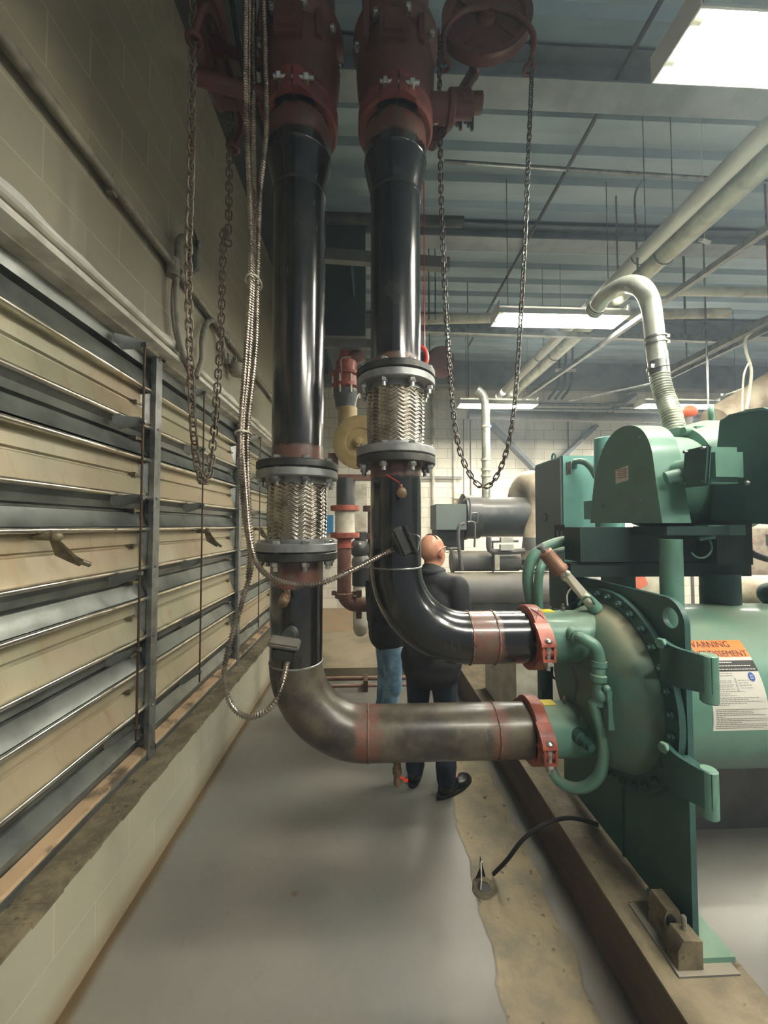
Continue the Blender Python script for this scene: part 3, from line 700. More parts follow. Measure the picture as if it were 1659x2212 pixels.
def sensorB():
    p = at(868, 1168, YP - R8); t = thing('pipe_sensor', 'black flow sensor tilted on the right riser above the elbow', 'sensor', p)
    q = lathe(B(), [(-.02, .03), (.02, .03), (.03, .022), (.06, .022)], p, (0, -1, 0), 20); obj('socket', q, M['grey_plastic'], t)
    q = box(B(), (p.x - .006, p.y - .085, p.z), (.055, .055, .115), (0, -.42, .2)); bmesh.ops.recalc_face_normals(q, faces=q.faces); bmesh.ops.bevel(q, geom=q.edges[:], offset=.010, segments=3, affect='EDGES'); obj('housing', q, M['grey_plastic'], t)
    q = box(B(), (p.x + .022, p.y - .092, p.z + .006), (.016, .058, .118), (0, -.42, .2)); bmesh.ops.recalc_face_normals(q, faces=q.faces); bmesh.ops.bevel(q, geom=q.edges[:], offset=.004, segments=2, affect='EDGES'); obj('lid', q, M['black'], t)
    q = sweep(B(), cr([p + V((.02, -.12, .03)), p + V((.055, -.13, .02)), p + V((.05, -.12, -.03))], .01), .002, 6); obj('wire_bail', q, M['bolt'], t)
sensorB()
def ball_valve(px, py, label, hpts, hm, dirx=0.):
    p = at(px, py, YP - R8); t = thing('ball_valve', label, 'valve', p)
    d = V((dirx, -1, -.25)).normalized(); q = cyl(B(), p + V((0, .02, .01)), p + d * .035, .011, seg=14); lathe(q, [(.03, .014), (.035, .019), (.055, .021), (.065, .016), (.07, .013)], p, d, 16); lathe(q, [(.07, .020), (.095, .020), (.1, .012)], p, d, 8)
    obj('body', q, M['brass'], t)
    q = cyl(B(), p + d * .05, p + d * .05 + V((0, 0, .03)), .006, seg=8); obj('stem', q, M['brass'], t)
    q = B(); hp = [at(a, b_, YP - R8 - .055) for a, b_ in hpts]
    for a, b_ in zip(hp, hp[1:]): prism(q, [a + V((0, -.006, 0)), b_ + V((0, -.006, 0)), b_ + V((0, .006, 0)), a + V((0, .006, 0))], (0, 0, .003))
    obj('handle', q, hm, t)
ball_valve(622, 1280, 'small brass drain valve with flat orange handle on the lower left riser', [(622, 1268), (632, 1264), (665, 1267)], M['bright_red'], .0)
ball_valve(864, 1058, 'small brass valve with long red handle on the right riser', [(834, 1026), (862, 1043), (866, 1053)], M['bright_red'])
p = at(858, 1655, YP); t = thing('drain_valve', 'brass drain cock with red handle under the lower elbow pipe', 'valve', p)
q = cyl(B(), (p.x, YP, ZLA - R8 + .01), (p.x, YP, ZLA - R8 - .045), .016, seg=12); lathe(q, [(0, .012), (.01, .02), (.03, .02), (.04, .014), (.075, .017), (.08, .014)], (p.x, YP, ZLA - R8 - .03), (0, 0, -1), 14); obj('body', q, M['brass'], t)
q = box(B(), (p.x + .035, YP - .01, ZLA - R8 - .085), (.020, .006, .012)); cyl(q, (p.x, YP, ZLA - R8 - .075), (p.x + .03, YP - .01, ZLA - R8 - .078), .005, seg=8); obj('handle', q, M['bright_red'], t)

# ------------------------------------------------------------ things on the left wall
XW = -1.062
a = atX(0, 90, XW); c = atX(378, 572, XW); zc = (a.z + c.z) / 2
t = thing('high_conduit', 'long dusty steel conduit running high along the left block wall', 'conduit', (XW, 2, zc))
obj('pipe', cyl(B(), (XW, -.3, zc), (XW, c.y, zc), .022, seg=14), M['wall_pipe'], t)
e = c.copy(); e.z = zc
q = cyl(B(), (XW, e.y - .02, zc - .06), (XW, e.y - .02, zc + .035), .034, seg=14); cyl(q, (XW, e.y + .03, zc + .0), (XW, e.y + .08, zc), .028, seg=12); obj('elbow_fitting', q, M['wall_pipe'], t)
obj('pipe_extension', cyl(B(), (XW, e.y + .05, zc), (XW, 7.5, zc - .02), .020, seg=12), M['wall_pipe'], t)
for y in (.72, 1.6, 2.9, 4.2): q = box(B(), (XW - .012, y, zc + .004), (.03, .03, .075)); obj('pipe_strap', q, M['wall_pipe'], t)
def atw(lst, X=-1.05): return [atX(a, b, X) for a, b in lst]
p = cr(atw([(396, 512), (386, 520), (383, 560), (379, 640), (382, 700), (390, 745), (402, 785), (414, 812)]), .02)
tag(obj('flex_conduit', sweep(B(), p, .017, 10), M['wall_pipe']), 'painted flexible conduit dropping from the elbow fitting on the left wall', 'conduit')
p = cr(atw([(424, 815), (436, 775), (437, 730), (446, 700), (460, 692), (474, 712), (482, 745), (486, 775)]), .02)
tag(obj('flex_conduit', sweep(B(), p, .017, 10), M['wall_pipe']), 'arched flexible conduit tied to the wall conduit, feeding the cup sensor', 'conduit')
p = cr(atw([(384, 545), (378, 585), (373, 650), (376, 700), (388, 760)], -1.06), .02)
tag(obj('flex_conduit', sweep(B(), p, .011, 10), M['wall_pipe']), 'thin conduit running just left of the dropping flexible conduit', 'conduit')
cpt = atX(512, 795, -1.02); t = thing('cup_sensor', 'round grey cup-shaped sensor hanging from the left wall bracket', 'sensor', cpt)
obj('cup', lathe(B(), [(0, .0), (0, .045), (.02, .058), (.07, .064), (.085, .064), (.085, .0)], cpt - V((0, 0, .06)), (0, 0, 1), 24), M['wall_pipe'], t)
q = box(B(), cpt + V((-.03, .0, .05)), (.05, .06, .05)); box(q, cpt + V((-.05, -.06, .04)), (.05, .08, .07), (.2, 0, 0)); cyl(q, cpt + V((-.05, -.1, .06)), cpt + V((-.05, -.02, .02)), .02, seg=10)
for s_ in (-1, 1): cyl(q, cpt + V((0, s_ * .045, .03)), cpt + V((0, s_ * .02, .09)), .004, seg=6)
obj('bracket', q, M['wall_pipe'], t)
g = atX(422, 560, -1.0); t = thing('cable_gripper', 'small grey junction with frayed wires tangled above the rusty chain', 'junction box', g)
q = box(B(), g, (.03, .045, .13)); bmesh.ops.recalc_face_normals(q, faces=q.faces); bmesh.ops.bevel(q, geom=q.edges[:], offset=.006, segments=2, affect='EDGES'); obj('body', q, M['galv'], t)
q = B()
for k in range(5): sweep(q, cr([g + V((.01, 0, .05)), g + V((.03, -.04 - .02 * k, .08 + .01 * k)), g + V((.02, -.09 - .01 * k, .03 - .03 * k)), g + V((.0, -.02 * k, -.09 - .01 * k))], .02), .0022, 5)
obj('loose_wires', q, M['rubber'], t)
q = B(); sph(q, g + V((.01, -.005, .085)), .024, 10); cyl(q, g + V((.0, -.05, .11)), g + V((.01, 0, .08)), .012, seg=8); obj('clamp', q, M['galv_dark'], t)

# ------------------------------------------------------------ the green chiller
SY, SZ, SR = 1.66, .96, .326
ch = thing('chiller', 'large green chiller barrel with bolted water box and orange warning label', 'chiller', (1.1, SY, .25))
obj('shell', cyl(B(), (1.08, SY, SZ), (4.4, SY, SZ), SR, seg=96), M['green'], ch)
XP0, XP1 = 1.062, 1.082
pl = [(XP0, 1.262, .27), (XP0, 1.262, 1.30)] + [(XP0, 1.262 + .085 * (1 - math.cos(a)), 1.30 + .085 * math.sin(a)) for a in [PI / 2 * k / 8 for k in range(1, 9)]] + [(XP0, 2.09, 1.385), (XP0, 2.09, .27)]
def plate_hole(pl, hc, hr, off, n=28):
    b = B(); hole = [(hc[0], hc[1] + hr * math.cos(2 * PI * k / n), hc[2] + hr * math.sin(2 * PI * k / n)) for k in range(n)]
    fr = []
    for dx in (0, off):
        vs = [b.verts.new((p[0] + dx, p[1], p[2])) for p in pl]; hs = [b.verts.new((p[0] + dx, p[1], p[2])) for p in hole]
        es = [b.edges.new((l[i], l[(i + 1) % len(l)])) for l in (vs, hs) for i in range(len(l))]
        bmesh.ops.triangle_fill(b, edges=es, use_beauty=True); fr.append((vs, hs))
    for k in (0, 1):
        A_, B_ = fr[0][k], fr[1][k]
        for i in range(len(A_)): b.faces.new([A_[i], A_[(i + 1) % len(A_)], B_[(i + 1) % len(A_)], B_[i]])
    return b
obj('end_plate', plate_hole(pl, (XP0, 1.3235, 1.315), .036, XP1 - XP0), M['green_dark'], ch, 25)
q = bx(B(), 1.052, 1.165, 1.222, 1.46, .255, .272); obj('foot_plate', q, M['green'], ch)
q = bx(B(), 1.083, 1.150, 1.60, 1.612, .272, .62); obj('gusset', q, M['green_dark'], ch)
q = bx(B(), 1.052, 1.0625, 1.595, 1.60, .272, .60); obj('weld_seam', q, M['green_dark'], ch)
RFz = .398
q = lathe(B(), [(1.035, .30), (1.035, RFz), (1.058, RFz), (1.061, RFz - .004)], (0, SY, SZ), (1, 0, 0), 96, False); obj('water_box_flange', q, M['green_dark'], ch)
RD = .325
pr = [(1.036, RD + .012), (1.030, RD + .010), (1.012, RD)]
for k in range(1, 15):
    a = PI / 2 * k / 14; pr.append((1.012 - .135 * math.sin(a) ** 1.0 if k < 14 else 1.012 - .135, RD * (math.cos(a) if k < 14 else 0)))
obj('water_box', lathe(B(), pr, (0, SY, SZ), (1, 0, 0), 96, False), M['green_dirty'], ch, 60)
for k in range(32):
    a = 2 * PI * (k + .5) / 32; p = V((1.035, SY + .372 * math.cos(a), SZ + .372 * math.sin(a)))
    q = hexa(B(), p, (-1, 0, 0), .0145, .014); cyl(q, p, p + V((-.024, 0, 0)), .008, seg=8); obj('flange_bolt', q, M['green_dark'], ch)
for z, nm in ((ZLB, 'upper'), (ZLA, 'lower')):
    obj('nozzle', cyl(B(), (CP + .012, SY, z), (.985, SY, z), R8, seg=56), M['green'], ch)
    o_ = obj('yellow_label', bx(B(), CP + .045, CP + .10, SY - .02, SY + .03, z + R8 - .002, z + R8 + .0015), M['yellow'], ch)
# nozzle weld ring, plugs, wire
p = at(1241, 1372, SY - R8); q = lathe(B(), [(-.03, .032), (.012, .032), (.018, .026), (.03, .026)], p, (0, -1, 0), 24); obj('drain_boss', q, M['green'], ch)
pp = [p + V((0, -.02, 0)), p + V((.012, -.05, -.003)), p + V((.045, -.065, -.025)), p + V((.058, -.068, -.07)), p + V((.058, -.068, -.10))]
obj('drain_elbow', sweep(B(), cr(pp, .008), .0235, 20), M['green'], ch)
e = pp[-1]; q = lathe(B(), [(0, .029), (.02, .029), (.024, .024), (.05, .024), (.054, .031), (.075, .031), (.08, .022), (.10, .022)], e + V((0, 0, .02)), (0, 0, -1), 20); obj('union', q, M['green'], ch)
q = cyl(B(), e + V((0, 0, -.07)), e + V((0, 0, -.15)), .025, seg=16); sph(q, e + V((.0, -.012, -.105)), .029, 14); obj('valve_body', q, M['green'], ch)
q = sph(B(), e + V((.008, -.035, -.075)), .016, 10); box(q, e + V((.012, -.045, -.10)), (.022, .008, .045)); box(q, e + V((.016, -.048, -.165)), (.026, .007, .11)); obj('valve_lever', q, M['green'], ch)
z1 = at(1302, 1588, 1.48); yy = e.y
pts = [e + V((0, 0, -.14)), at(1283, 1520, 1.49), at(1297, 1570, 1.49), at(1304, 1625, 1.50), at(1292, 1678, 1.52), at(1252, 1703, 1.56), at(1206, 1686, 1.62), at(1184, 1640, 1.68), at(1190, 1600, 1.74)]
obj('drain_pipe', sweep(B(), cr(pts, .02), .0215, 16), M['green'], ch)
p = at(1252, 1592, SY - R8); q = lathe(B(), [(-.03, .030), (.015, .030), (.02, .022), (.05, .022), (.052, .016), (.07, .016)], p, (.15, -1, -.1), 18); obj('plug', q, M['green_dark'], ch)
for (px, py, z) in ((1216, 1313, ZLB), (1219, 1504, ZLA)):
    p = at(px, py, SY); p.z = z + R8; q = hexa(B(), p - V((0, 0, .004)), (0, 0, 1), .010, .02); cyl(q, p, p + V((0, 0, .03)), .006, seg=8); obj('vent_plug', q, M['galv'], ch)
q = sweep(B(), cr([at(1226, 1308, 1.60), at(1225, 1285, 1.6), at(1234, 1270, 1.61), at(1246, 1262, 1.64)], .01), .0035, 6); obj('sensor_wire', q, M['white'], ch)
q = sweep(B(), cr([at(1250, 1306, 1.62), at(1262, 1292, 1.58), at(1275, 1290, 1.56), at(1284, 1304, 1.6)], .01), .005, 8); obj('lifting_loop', q, M['green'], ch)
# loose sampling wires beside the drain
q = B()
for k in range(4): sweep(q, cr([at(1236 + k, 1440, 1.54), at(1242 + 3 * k, 1470 + 6 * k, 1.53), at(1244 - 2 * k, 1510, 1.53), at(1252 + 2 * k, 1556 - 8 * k, 1.53)], .02), .0022, 5)
obj('loose_wires', q, M['rubber'], ch)
# hinges of the water box
def hinge(py0, py1, ay0, ay1, armpts, nm):
    Yb = 1.16; c0 = at(1530, py0, Yb); c1 = at(1530, py1, Yb)
    q = lathe(B(), [(0, .0), (0, .021), (.004, .0245), (c0.z - c1.z - .004, .0245), (c0.z - c1.z, .021), (c0.z - c1.z, 0)], (c0.x, Yb, c1.z), (0, 0, 1), 24)
    h = obj('hinge_barrel', q, M['green'], ch)
    zt, zb = c0.z + .0, c1.z + .035
    path = [(c0.x - .004, Yb - .018), (c0.x - .022, Yb + .004), (1.000, 1.215), (1.000, 1.25), (1.012, 1.300)]
    path = [V((x, y, 0)) for x, y in path]; path = cr(path, .012); out = []
    q = B(); th = .016; L_ = []
    for i, p_ in enumerate(path):
        d_ = (path[min(i + 1, len(path) - 1)] - path[max(i - 1, 0)]).normalized(); n_ = V((-d_.y, d_.x, 0)); L_.append((p_ + n_ * th / 2, p_ - n_ * th / 2))
    f = len(L_) - 1; rows = []
    for i, (a, c_) in enumerate(L_):
        t_ = i / f; top = zt + .012 * t_ - .004; bot = zb - .02 * t_; rows.append([q.verts.new((a.x, a.y, bot)), q.verts.new((c_.x, c_.y, bot)), q.verts.new((c_.x, c_.y, top)), q.verts.new((a.x, a.y, top))])
    for r0, r1 in zip(rows, rows[1:]):
        for k in range(4): q.faces.new([r0[k], r0[(k + 1) % 4], r1[(k + 1) % 4], r1[k]])
    q.faces.new(rows[0]); q.faces.new(rows[-1])
    obj('hinge_arm', q, M['green_dark'], ch, 30)
    q = bx(B(), c0.x + .0, XP0, Yb + .01, 1.262, zb + .02, zb + .03); obj('hinge_ear', q, M['green_dark'], ch); q = bx(B(), c0.x + .0, XP0, Yb + .01, 1.262, zt - .03, zt - .02); obj('hinge_ear', q, M['green_dark'], ch)
    q = hexa(B(), (.995, 1.275, zt + .0), (-1, -.3, 0), .018, .016); obj('hinge_bolt', q, M['green'], ch)
hinge(1413, 1518, 0, 0, None, 'u'); hinge(1660, 1765, 0, 0, None, 'l')
# warning label wrapped round the shell
def onshell(px, py):
    d = ray(px, py); o = CAM; dy, dz = d.y, d.z; oy, oz = o.y - SY, o.z - SZ; r = SR + .001
    A_ = dy * dy + dz * dz; B_ = 2 * (oy * dy + oz * dz); C_ = oy * oy + oz * oz - r * r; tt = (-B_ - math.sqrt(max(0, B_ * B_ - 4 * A_ * C_))) / (2 * A_)
    p = o + d * tt; return p.x, math.atan2(p.z - SZ, -(p.y - SY))
def sp(x, a, dr=.001): return V((x, SY - (SR + dr) * math.cos(a), SZ + (SR + dr) * math.sin(a)))
xr, aT = onshell(1602, 1383); _, aB = onshell(1650, 1580); xr = (xr + onshell(1656, 1575)[0]) / 2; xl = onshell(1520, 1400)[0] - .045
def ang(y): return onshell(1560, y)[1]
aT = ang(1383); aB = ang(1579)
def patch(x0, x1, a0, a1, dr, m, name, par=ch, nx=1, jag=0):
    q = B(); na = 14; g_ = []
    nx = 40 if jag else nx
    for i in range(na + 1):
        g_.append([q.verts.new(sp(x0 + (x1 - x0) * k / nx, a0 + (a1 - a0) * i / na + (jag * random.uniform(0, 1) if i == na else 0), dr)) for k in range(nx + 1)])
    for i in range(na):
        for k in range(nx): q.faces.new([g_[i][k], g_[i][k + 1], g_[i + 1][k + 1], g_[i + 1][k]])
    return obj(name, q, m, par, 60)
lab = patch(xl, xr, aT, aB, .0008, M['white_label'], 'warning_label')
patch(xl, xr, aT, ang(1420), .0014, M['orange_label'], 'orange_band', lab, jag=.006)
patch(xl, xr, ang(1427), ang(1451), .0014, M['black_ink'], 'black_band', lab)
def text_on_shell(s, x_right, a_base, h, m, name, par):
    cu = bpy.data.curves.new('t', 'FONT'); cu.body = s; cu.size = 1; cu.resolution_u = 3; to = bpy.data.objects.new('t', cu); C.objects.link(to)
    bpy.context.view_layer.update(); me = bpy.data.meshes.new_from_object(to.evaluated_get(bpy.context.evaluated_depsgraph_get())); bpy.data.objects.remove(to)
    xs = [v.co.x for v in me.vertices]; ys = [v.co.y for v in me.vertices]; k = h / (max(ys) - min(ys)); W_ = (max(xs) - min(xs)) * k
    q = B(); q.from_mesh(me); bpy.data.meshes.remove(me)
    for v in q.verts: v.co = sp(x_right - W_ + (v.co.x - min(xs)) * k, a_base + v.co.y * k / SR, .0030)
    return obj(name, q, m, par)
xw = onshell(1573, 1392)[0]; xa = onshell(1608, 1410)[0]
text_on_shell('WARNING', min(xw, xr - .03), ang(1398.5), (ang(1385.5) - ang(1398.5)) * SR, M['brown_ink'], 'lettering', lab)
text_on_shell('AVERTISSEMENT', xr - .008, ang(1418), (ang(1405.5) - ang(1418)) * SR, M['brown_ink'], 'lettering', lab)
q = B()
def bar(x0, x1, a, h, dr=.0018):
    vs = [q.verts.new(sp(x, a + s_ * h / SR / 2, dr)) for x, s_ in ((x0, -1), (x1, -1), (x1, 1), (x0, 1))]; q.faces.new(vs)
def words(x0, x1, a, h, dr=.0018):
    x = x0
    while x < x1: L_ = random.uniform(.004, .013); bar(x, min(x + L_, x1), a, h, dr); x += L_ + .0022
for y, f_ in ((1431, .62), (1438.5, .93), (1446, 1)): words(xl + .01, xl + (xr - xl) * f_ - .006, ang(y), .0032)
obj('fine_print', q, M['white_label'], lab)
q = B(); rows = [(1455, .5), (1460, .5), (1471, .45), (1475, .44), (1480, .46), (1484, .42), (1489, .45), (1494, .62), (1499, .35), (1503, .48), (1508, .85), (1512, .66), (1516, .9), (1520, .62), (1524, .3), (1533, .98), (1537, .7), (1541, .72), (1545, .94), (1549, .2), (1553, .98), (1557, .97), (1561, .5), (1565, .94), (1569, .96), (1573, .9)]
for y, f_ in rows: words(xl + .01, xl + (xr - xl) * f_, ang(y), .0019)
for y, f_ in ((1470, .8), (1476, .74), (1481, .8), (1487, .8)): words(xl + (xr - xl) * .56, xl + (xr - xl) * f_, ang(y), .0019)
for y in range(1466, 1494, 3): bar(xl + (xr - xl) * .5, xl + (xr - xl) * .53, ang(y), .002)
obj('fine_print', q, M['grey_ink'], lab)
q = B(); cx_ = xr - .034; ca = ang(1463); 
q2 = [q.verts.new(sp(cx_ + .012 * math.cos(2 * PI * k / 24), ca + .0155 / SR * math.sin(2 * PI * k / 24), .0018)) for k in range(24)]; q.faces.new(q2)
bs_ = obj('blue_symbol', q, M['blue_ink'], lab)
q = B(); bar(cx_ - .006, cx_ + .006, ca, .013, .0024); obj('symbol_page', q, M['white_label'], lab)
q = B(); bar(cx_ - .0045, cx_ - .0007, ca, .009, .003); bar(cx_ + .0007, cx_ + .0045, ca, .009, .003); obj('symbol_mark', q, M['blue_ink'], lab)

# strainer and pressure tap on the upper nozzle
t = thing('strainer_assembly', 'copper-coloured cylinder with lever valve slanting off the upper green nozzle', 'valve', at(1280, 1312, 1.64))
YS = 1.60; a0_, a1_ = at(1176, 1191, YS), at(1208, 1229, YS); dd = (a1_ - a0_).normalized()
q = lathe(B(), [(0, .0), (0, .024), (.006, .030), ((a1_ - a0_).length - .008, .032), ((a1_ - a0_).length, .036), ((a1_ - a0_).length + .012, .034), ((a1_ - a0_).length + .014, 0)], a0_, dd, 24); obj('strainer', q, M['copper'], t)
q = hexa(B(), a0_ - dd * .025, dd, .012, .028); cyl(q, a0_ - dd * .032, a0_ - dd * .02, .016, seg=10); obj('cap', q, M['galv'], t)
b0 = a1_ + dd * .01; b1 = at(1283, 1310, 1.63)
q = cyl(B(), b0, b0 + dd * .03, .014, seg=12); hexa(q, b0 + dd * .025, dd, .02, .022); cyl(q, b0 + dd * .04, b1, .015, .024, 14); obj('valve_body', q, M['cream'], t)
q = B(); c0 = at(1226, 1238, YS - .035); c1 = at(1263, 1283, YS - .04); w_ = V((.012, 0, .009)); prism(q, [c0 - w_ * .7, c0 + w_ * .7, c1 + w_, c1 - w_], (0, .004, 0)); sph(q, c0, .012, 10); obj('lever', q, M['cream'], t)
q = cyl(B(), b1 - dd * .06, b1 + dd * .015, .022, .030, 16); obj('socket', q, M['green'], t)
# green oil pipes rising behind the nozzle
t = thing('oil_pipe', 'thick green pipe arching from behind the upper nozzle to the compressor', 'pipe', at(1150, 1320, 1.85))
obj('pipe', sweep(B(), cr([at(1158, 1345, 1.86), at(1147, 1300, 1.86), at(1140, 1245, 1.86), at(1153, 1200, 1.86), at(1195, 1175, 1.87), at(1245, 1166, 1.88), at(1290, 1163, 1.88)], .02), .026, 20), M['green'], t)
t = thing('oil_pipe', 'second green pipe tucked just right of the arching one', 'pipe', at(1166, 1320, 1.80))
obj('pipe', sweep(B(), cr([at(1168, 1345, 1.81), at(1163, 1300, 1.81), at(1163, 1255, 1.81), at(1170, 1222, 1.81), at(1192, 1196, 1.9), at(1230, 1186, 2.0)], .02), .020, 20), M['green'], t)
t = thing('drain_manifold', 'dark green vertical pipe and valve stub behind the two nozzles', 'pipe', at(1170, 1500, 2.05))
q = bx(B(), at(1141, 0, 2.1).x, at(1163, 0, 2.1).x, 2.05, 2.1, .55, 1.18); obj('post', q, M['green_dark'], t)
p = at(1177, 1440, 2.0); q = lathe(B(), [(0, .028), (.03, .028), (.03, .034), (.05, .034), (.05, .028), (.10, .028), (.10, .038), (.15, .038), (.15, .028), (.3, .028)], V((p.x, 2.0, 1.08)), (0, 0, -1), 16); obj('pipe', q, M['green_dark'], t)
q = sweep(B(), cr([at(1193, 1440, 2.0), at(1194, 1462, 2.0), at(1204, 1467, 2.0), at(1222, 1467, 2.0)], .01), .006, 8); obj('capillary', q, M['green_dark'], t)

# isolator bracket and plinth odds
ib = thing('isolator_bracket', 'pale steel isolator bracket bolted to the plinth beside the green foot', 'bracket', (1.0, 1.27, .25))
q = prism(B(), [(.965, 1.205, .25), (.965, 1.205, .315), (.985, 1.205, .345), (1.045, 1.205, .34), (1.045, 1.205, .25)], (0, .055, 0)); obj('block', q, M['ledge'], ib)
q = prism(B(), [(.985, 1.285, .25), (.985, 1.285, .335), (.995, 1.285, .36), (1.035, 1.285, .36), (1.045, 1.285, .335), (1.045, 1.285, .25)], (0, .075, 0)); obj('stop', q, M['ledge'], ib)
q = cyl(B(), (1.015, 1.24, .33), (1.015, 1.24, .385), .007, seg=8); obj('stud', q, M['bolt'], ib)
q = cyl(B(), (1.005, 1.275, .335), (1.005, 1.286, .335), .013, seg=12); obj('bolt_hole', q, M['rubber'], ib)
q = bx(B(), .955, 1.15, 1.19, 1.42, .25, .256); obj('base_plate', q, M['grey_pipe'], ib)

# ------------------------------------------------------------ compressor on top
XC = 1.18
cp = thing('compressor', 'green compressor motor with arched end cover on top of the chiller', 'compressor', (XC, 1.8, 1.465))
face = [(1275, 1130), (1278, 1090), (1283, 1045), (1291, 1003), (1303, 968), (1320, 940), (1340, 924), (1362, 919), (1382, 925), (1397, 943), (1407, 970), (1412, 1000), (1420, 1060), (1431, 1130)]
fp = [atX(a, b, XC) for a, b in face]; fp = [V((XC, p.y, p.z)) for p in cr(fp, .012)]
q = prism(B(), fp, (.120, 0, 0)); obj('end_cover', q, M['green'], cp, 35)
for (px, py) in ((1305, 970), (1383, 945), (1303, 1092), (1385, 1082)): p = atX(px, py, XC); obj('cover_screw', sph(B(), (XC - .002, p.y, p.z), .007, 8), M['galv'], cp)
a, c_ = atX(1330, 1011, XC), atX(1358, 1041, XC); o_ = obj('notice_label', prism(B(), [(XC - .0015, a.y, a.z - .012), (XC - .0015, c_.y, a.z), (XC - .0015, c_.y, c_.z + .008), (XC - .0015, a.y, c_.z)], (.0012, 0, 0)), M['white_label'], cp)
q = B()
for k in range(5): zz_ = a.z - .016 - k * .009; bx(q, XC - .0024, XC - .0016, c_.y + .012, a.y - .012 - .012 * (k % 2), zz_, zz_ + .003)
obj('label_print', q, M['orange'], o_)
yc, zc_ = 1.80, 1.85
q = lathe(B(), [(XC + .12, .19), (XC + .14, .215), (XC + .42, .215), (XC + .43, .235), (XC + .47, .235), (XC + .48, .20), (2.3, .20)], (0, yc, zc_), (1, 0, 0), 56); obj('motor_body', q, M['green'], cp)
q = lathe(B(), [(XC + .30, .20), (XC + .31, .235), (XC + .33, .24), (XC + .44, .27), (XC + .60, .27), (XC + .60, .2)], (0, yc + .02, zc_ + .03), (1, 0, 0), 56); obj('bearing_housing', q, M['green'], cp)
p = at(1475, 932, 1.72); q = cyl(B(), p, p + V((.10, 0, .0)), .020, seg=14); box(q, p + V((.075, 0, -.002)), (.06, .05, .045)); obj('oil_sight_block', q, M['green'], cp)
# terminal box
q = bx(B(), at(1533, 1000, 1.345).x, at(1618, 1000, 1.345).x, 1.345, 1.44, at(1570, 1043, 1.345).z, at(1570, 963, 1.345).z); bmesh.ops.recalc_face_normals(q, faces=q.faces); bmesh.ops.bevel(q, geom=q.edges[:], offset=.022, segments=4, affect='EDGES'); tb = obj('terminal_box', q, M['green'], cp, 60)
xb_ = at(1533, 1000, 1.345).x; q = box(B(), (xb_ - .006, 1.395, 1.86), (.016, .115, .150), (0, .10, 0)); bmesh.ops.recalc_face_normals(q, faces=q.faces); bmesh.ops.bevel(q, geom=q.edges[:], offset=.007, segments=2, affect='EDGES'); obj('box_flange', q, M['green_dark'], tb)
q = B()
for y_, z_ in ((1.355, 1.80), (1.355, 1.925), (1.435, 1.80), (1.435, 1.925)): cyl(q, (xb_ - .02, y_, z_), (xb_, y_, z_), .006, seg=8)
sph(q, (xb_ + .14, 1.345, 1.795), .009, 8); obj('box_screws', q, M['galv'], tb)
q = cyl(B(), (1.28, 1.43, 1.86), (1.30, 1.62, 1.86), .05, seg=16); cyl(q, (1.20, 1.50, 1.83), (1.27, 1.47, 1.85), .026, seg=12); obj('cable_neck', q, M['green'], cp)
# large gear casing at the right
gf = [atX(1549, 908, 1.46), atX(1575, 895, 1.46), atX(1610, 884, 1.46), atX(1640, 880, 1.46)]
poly = [(1.46, p.y, p.z) for p in gf] + [(1.46, 1.33, 2.06), (1.46, 1.22, 1.98), (1.46, 1.16, 1.85), (1.46, 1.19, 1.70), (1.46, 1.30, 1.64), (1.46, 1.60, 1.66)]
q = prism(B(), poly, (.7, 0, 0)); bmesh.ops.bevel(q, geom=[e_ for e_ in q.edges if abs(e_.verts[0].co.x - e_.verts[1].co.x) < .01 and e_.verts[0].co.x < 1.5], offset=.012, segments=2, affect='EDGES'); obj('gear_casing', q, M['green_dark'], cp, 35)
p = at(1536, 893, 1.80); q = sweep(B(), arc(p, (.7, .7, 0), (0, 0, 1), .030, 0, 2 * PI, 24)[:-1], .012, 10, True); cyl(q, p - V((0, 0, .06)), p - V((0, 0, .028)), .014, seg=10); obj('lifting_eye', q, M['green'], cp)
# underframe
sk = thing('steel_skid', 'dark green steel underframe carrying the compressor above the shell', 'frame', (1.2, 1.8, 1.29))
q = bx(B(), .955, 1.50, 1.70, 1.84, 1.475, 1.632); obj('base_slab', q, M['skid'], sk)
q = bx(B(), 1.20, 1.46, 1.50, 1.70, 1.60, 1.636); obj('motor_foot', q, M['skid'], sk)
q = bx(B(), .92, 1.775, 1.72, 1.80, 1.405, 1.468); obj('rail', q, M['skid'], sk)
q = bx(B(), 1.50, 1.66, 1.60, 1.9, 1.47, 1.66); obj('side_box', q, M['skid'], sk)
q = bx(B(), 1.40, 1.56, 1.53, 1.60, 1.60, 1.642); obj('bracket', q, M['green'], sk)
q = cyl(B(), (1.213, 1.50, 1.20), (1.213, 1.50, 1.585), .040, seg=28); obj('suction_stub', q, M['green'], sk)
q = cyl(B(), (1.62, 1.72, 1.22), (1.62, 1.72, 1.42), .075, seg=28); obj('discharge_stub', q, M['green_dark'], sk)
q = sweep(B(), arc((1.41, 1.58, 1.55), (1, 0, 0), (0, 0, 1), .048, -2.6, .6, 16), .004, 6); cyl(q, (1.40, 1.58, 1.585), (1.46, 1.57, 1.595), .012, seg=10); obj('capillary', q, M['green'], sk)
for x_ in (1.0, 1.30): obj('leg', bx(B(), x_, x_ + .05, 1.9, 2.1, 1.20, 1.41), M['green_dark'], sk)
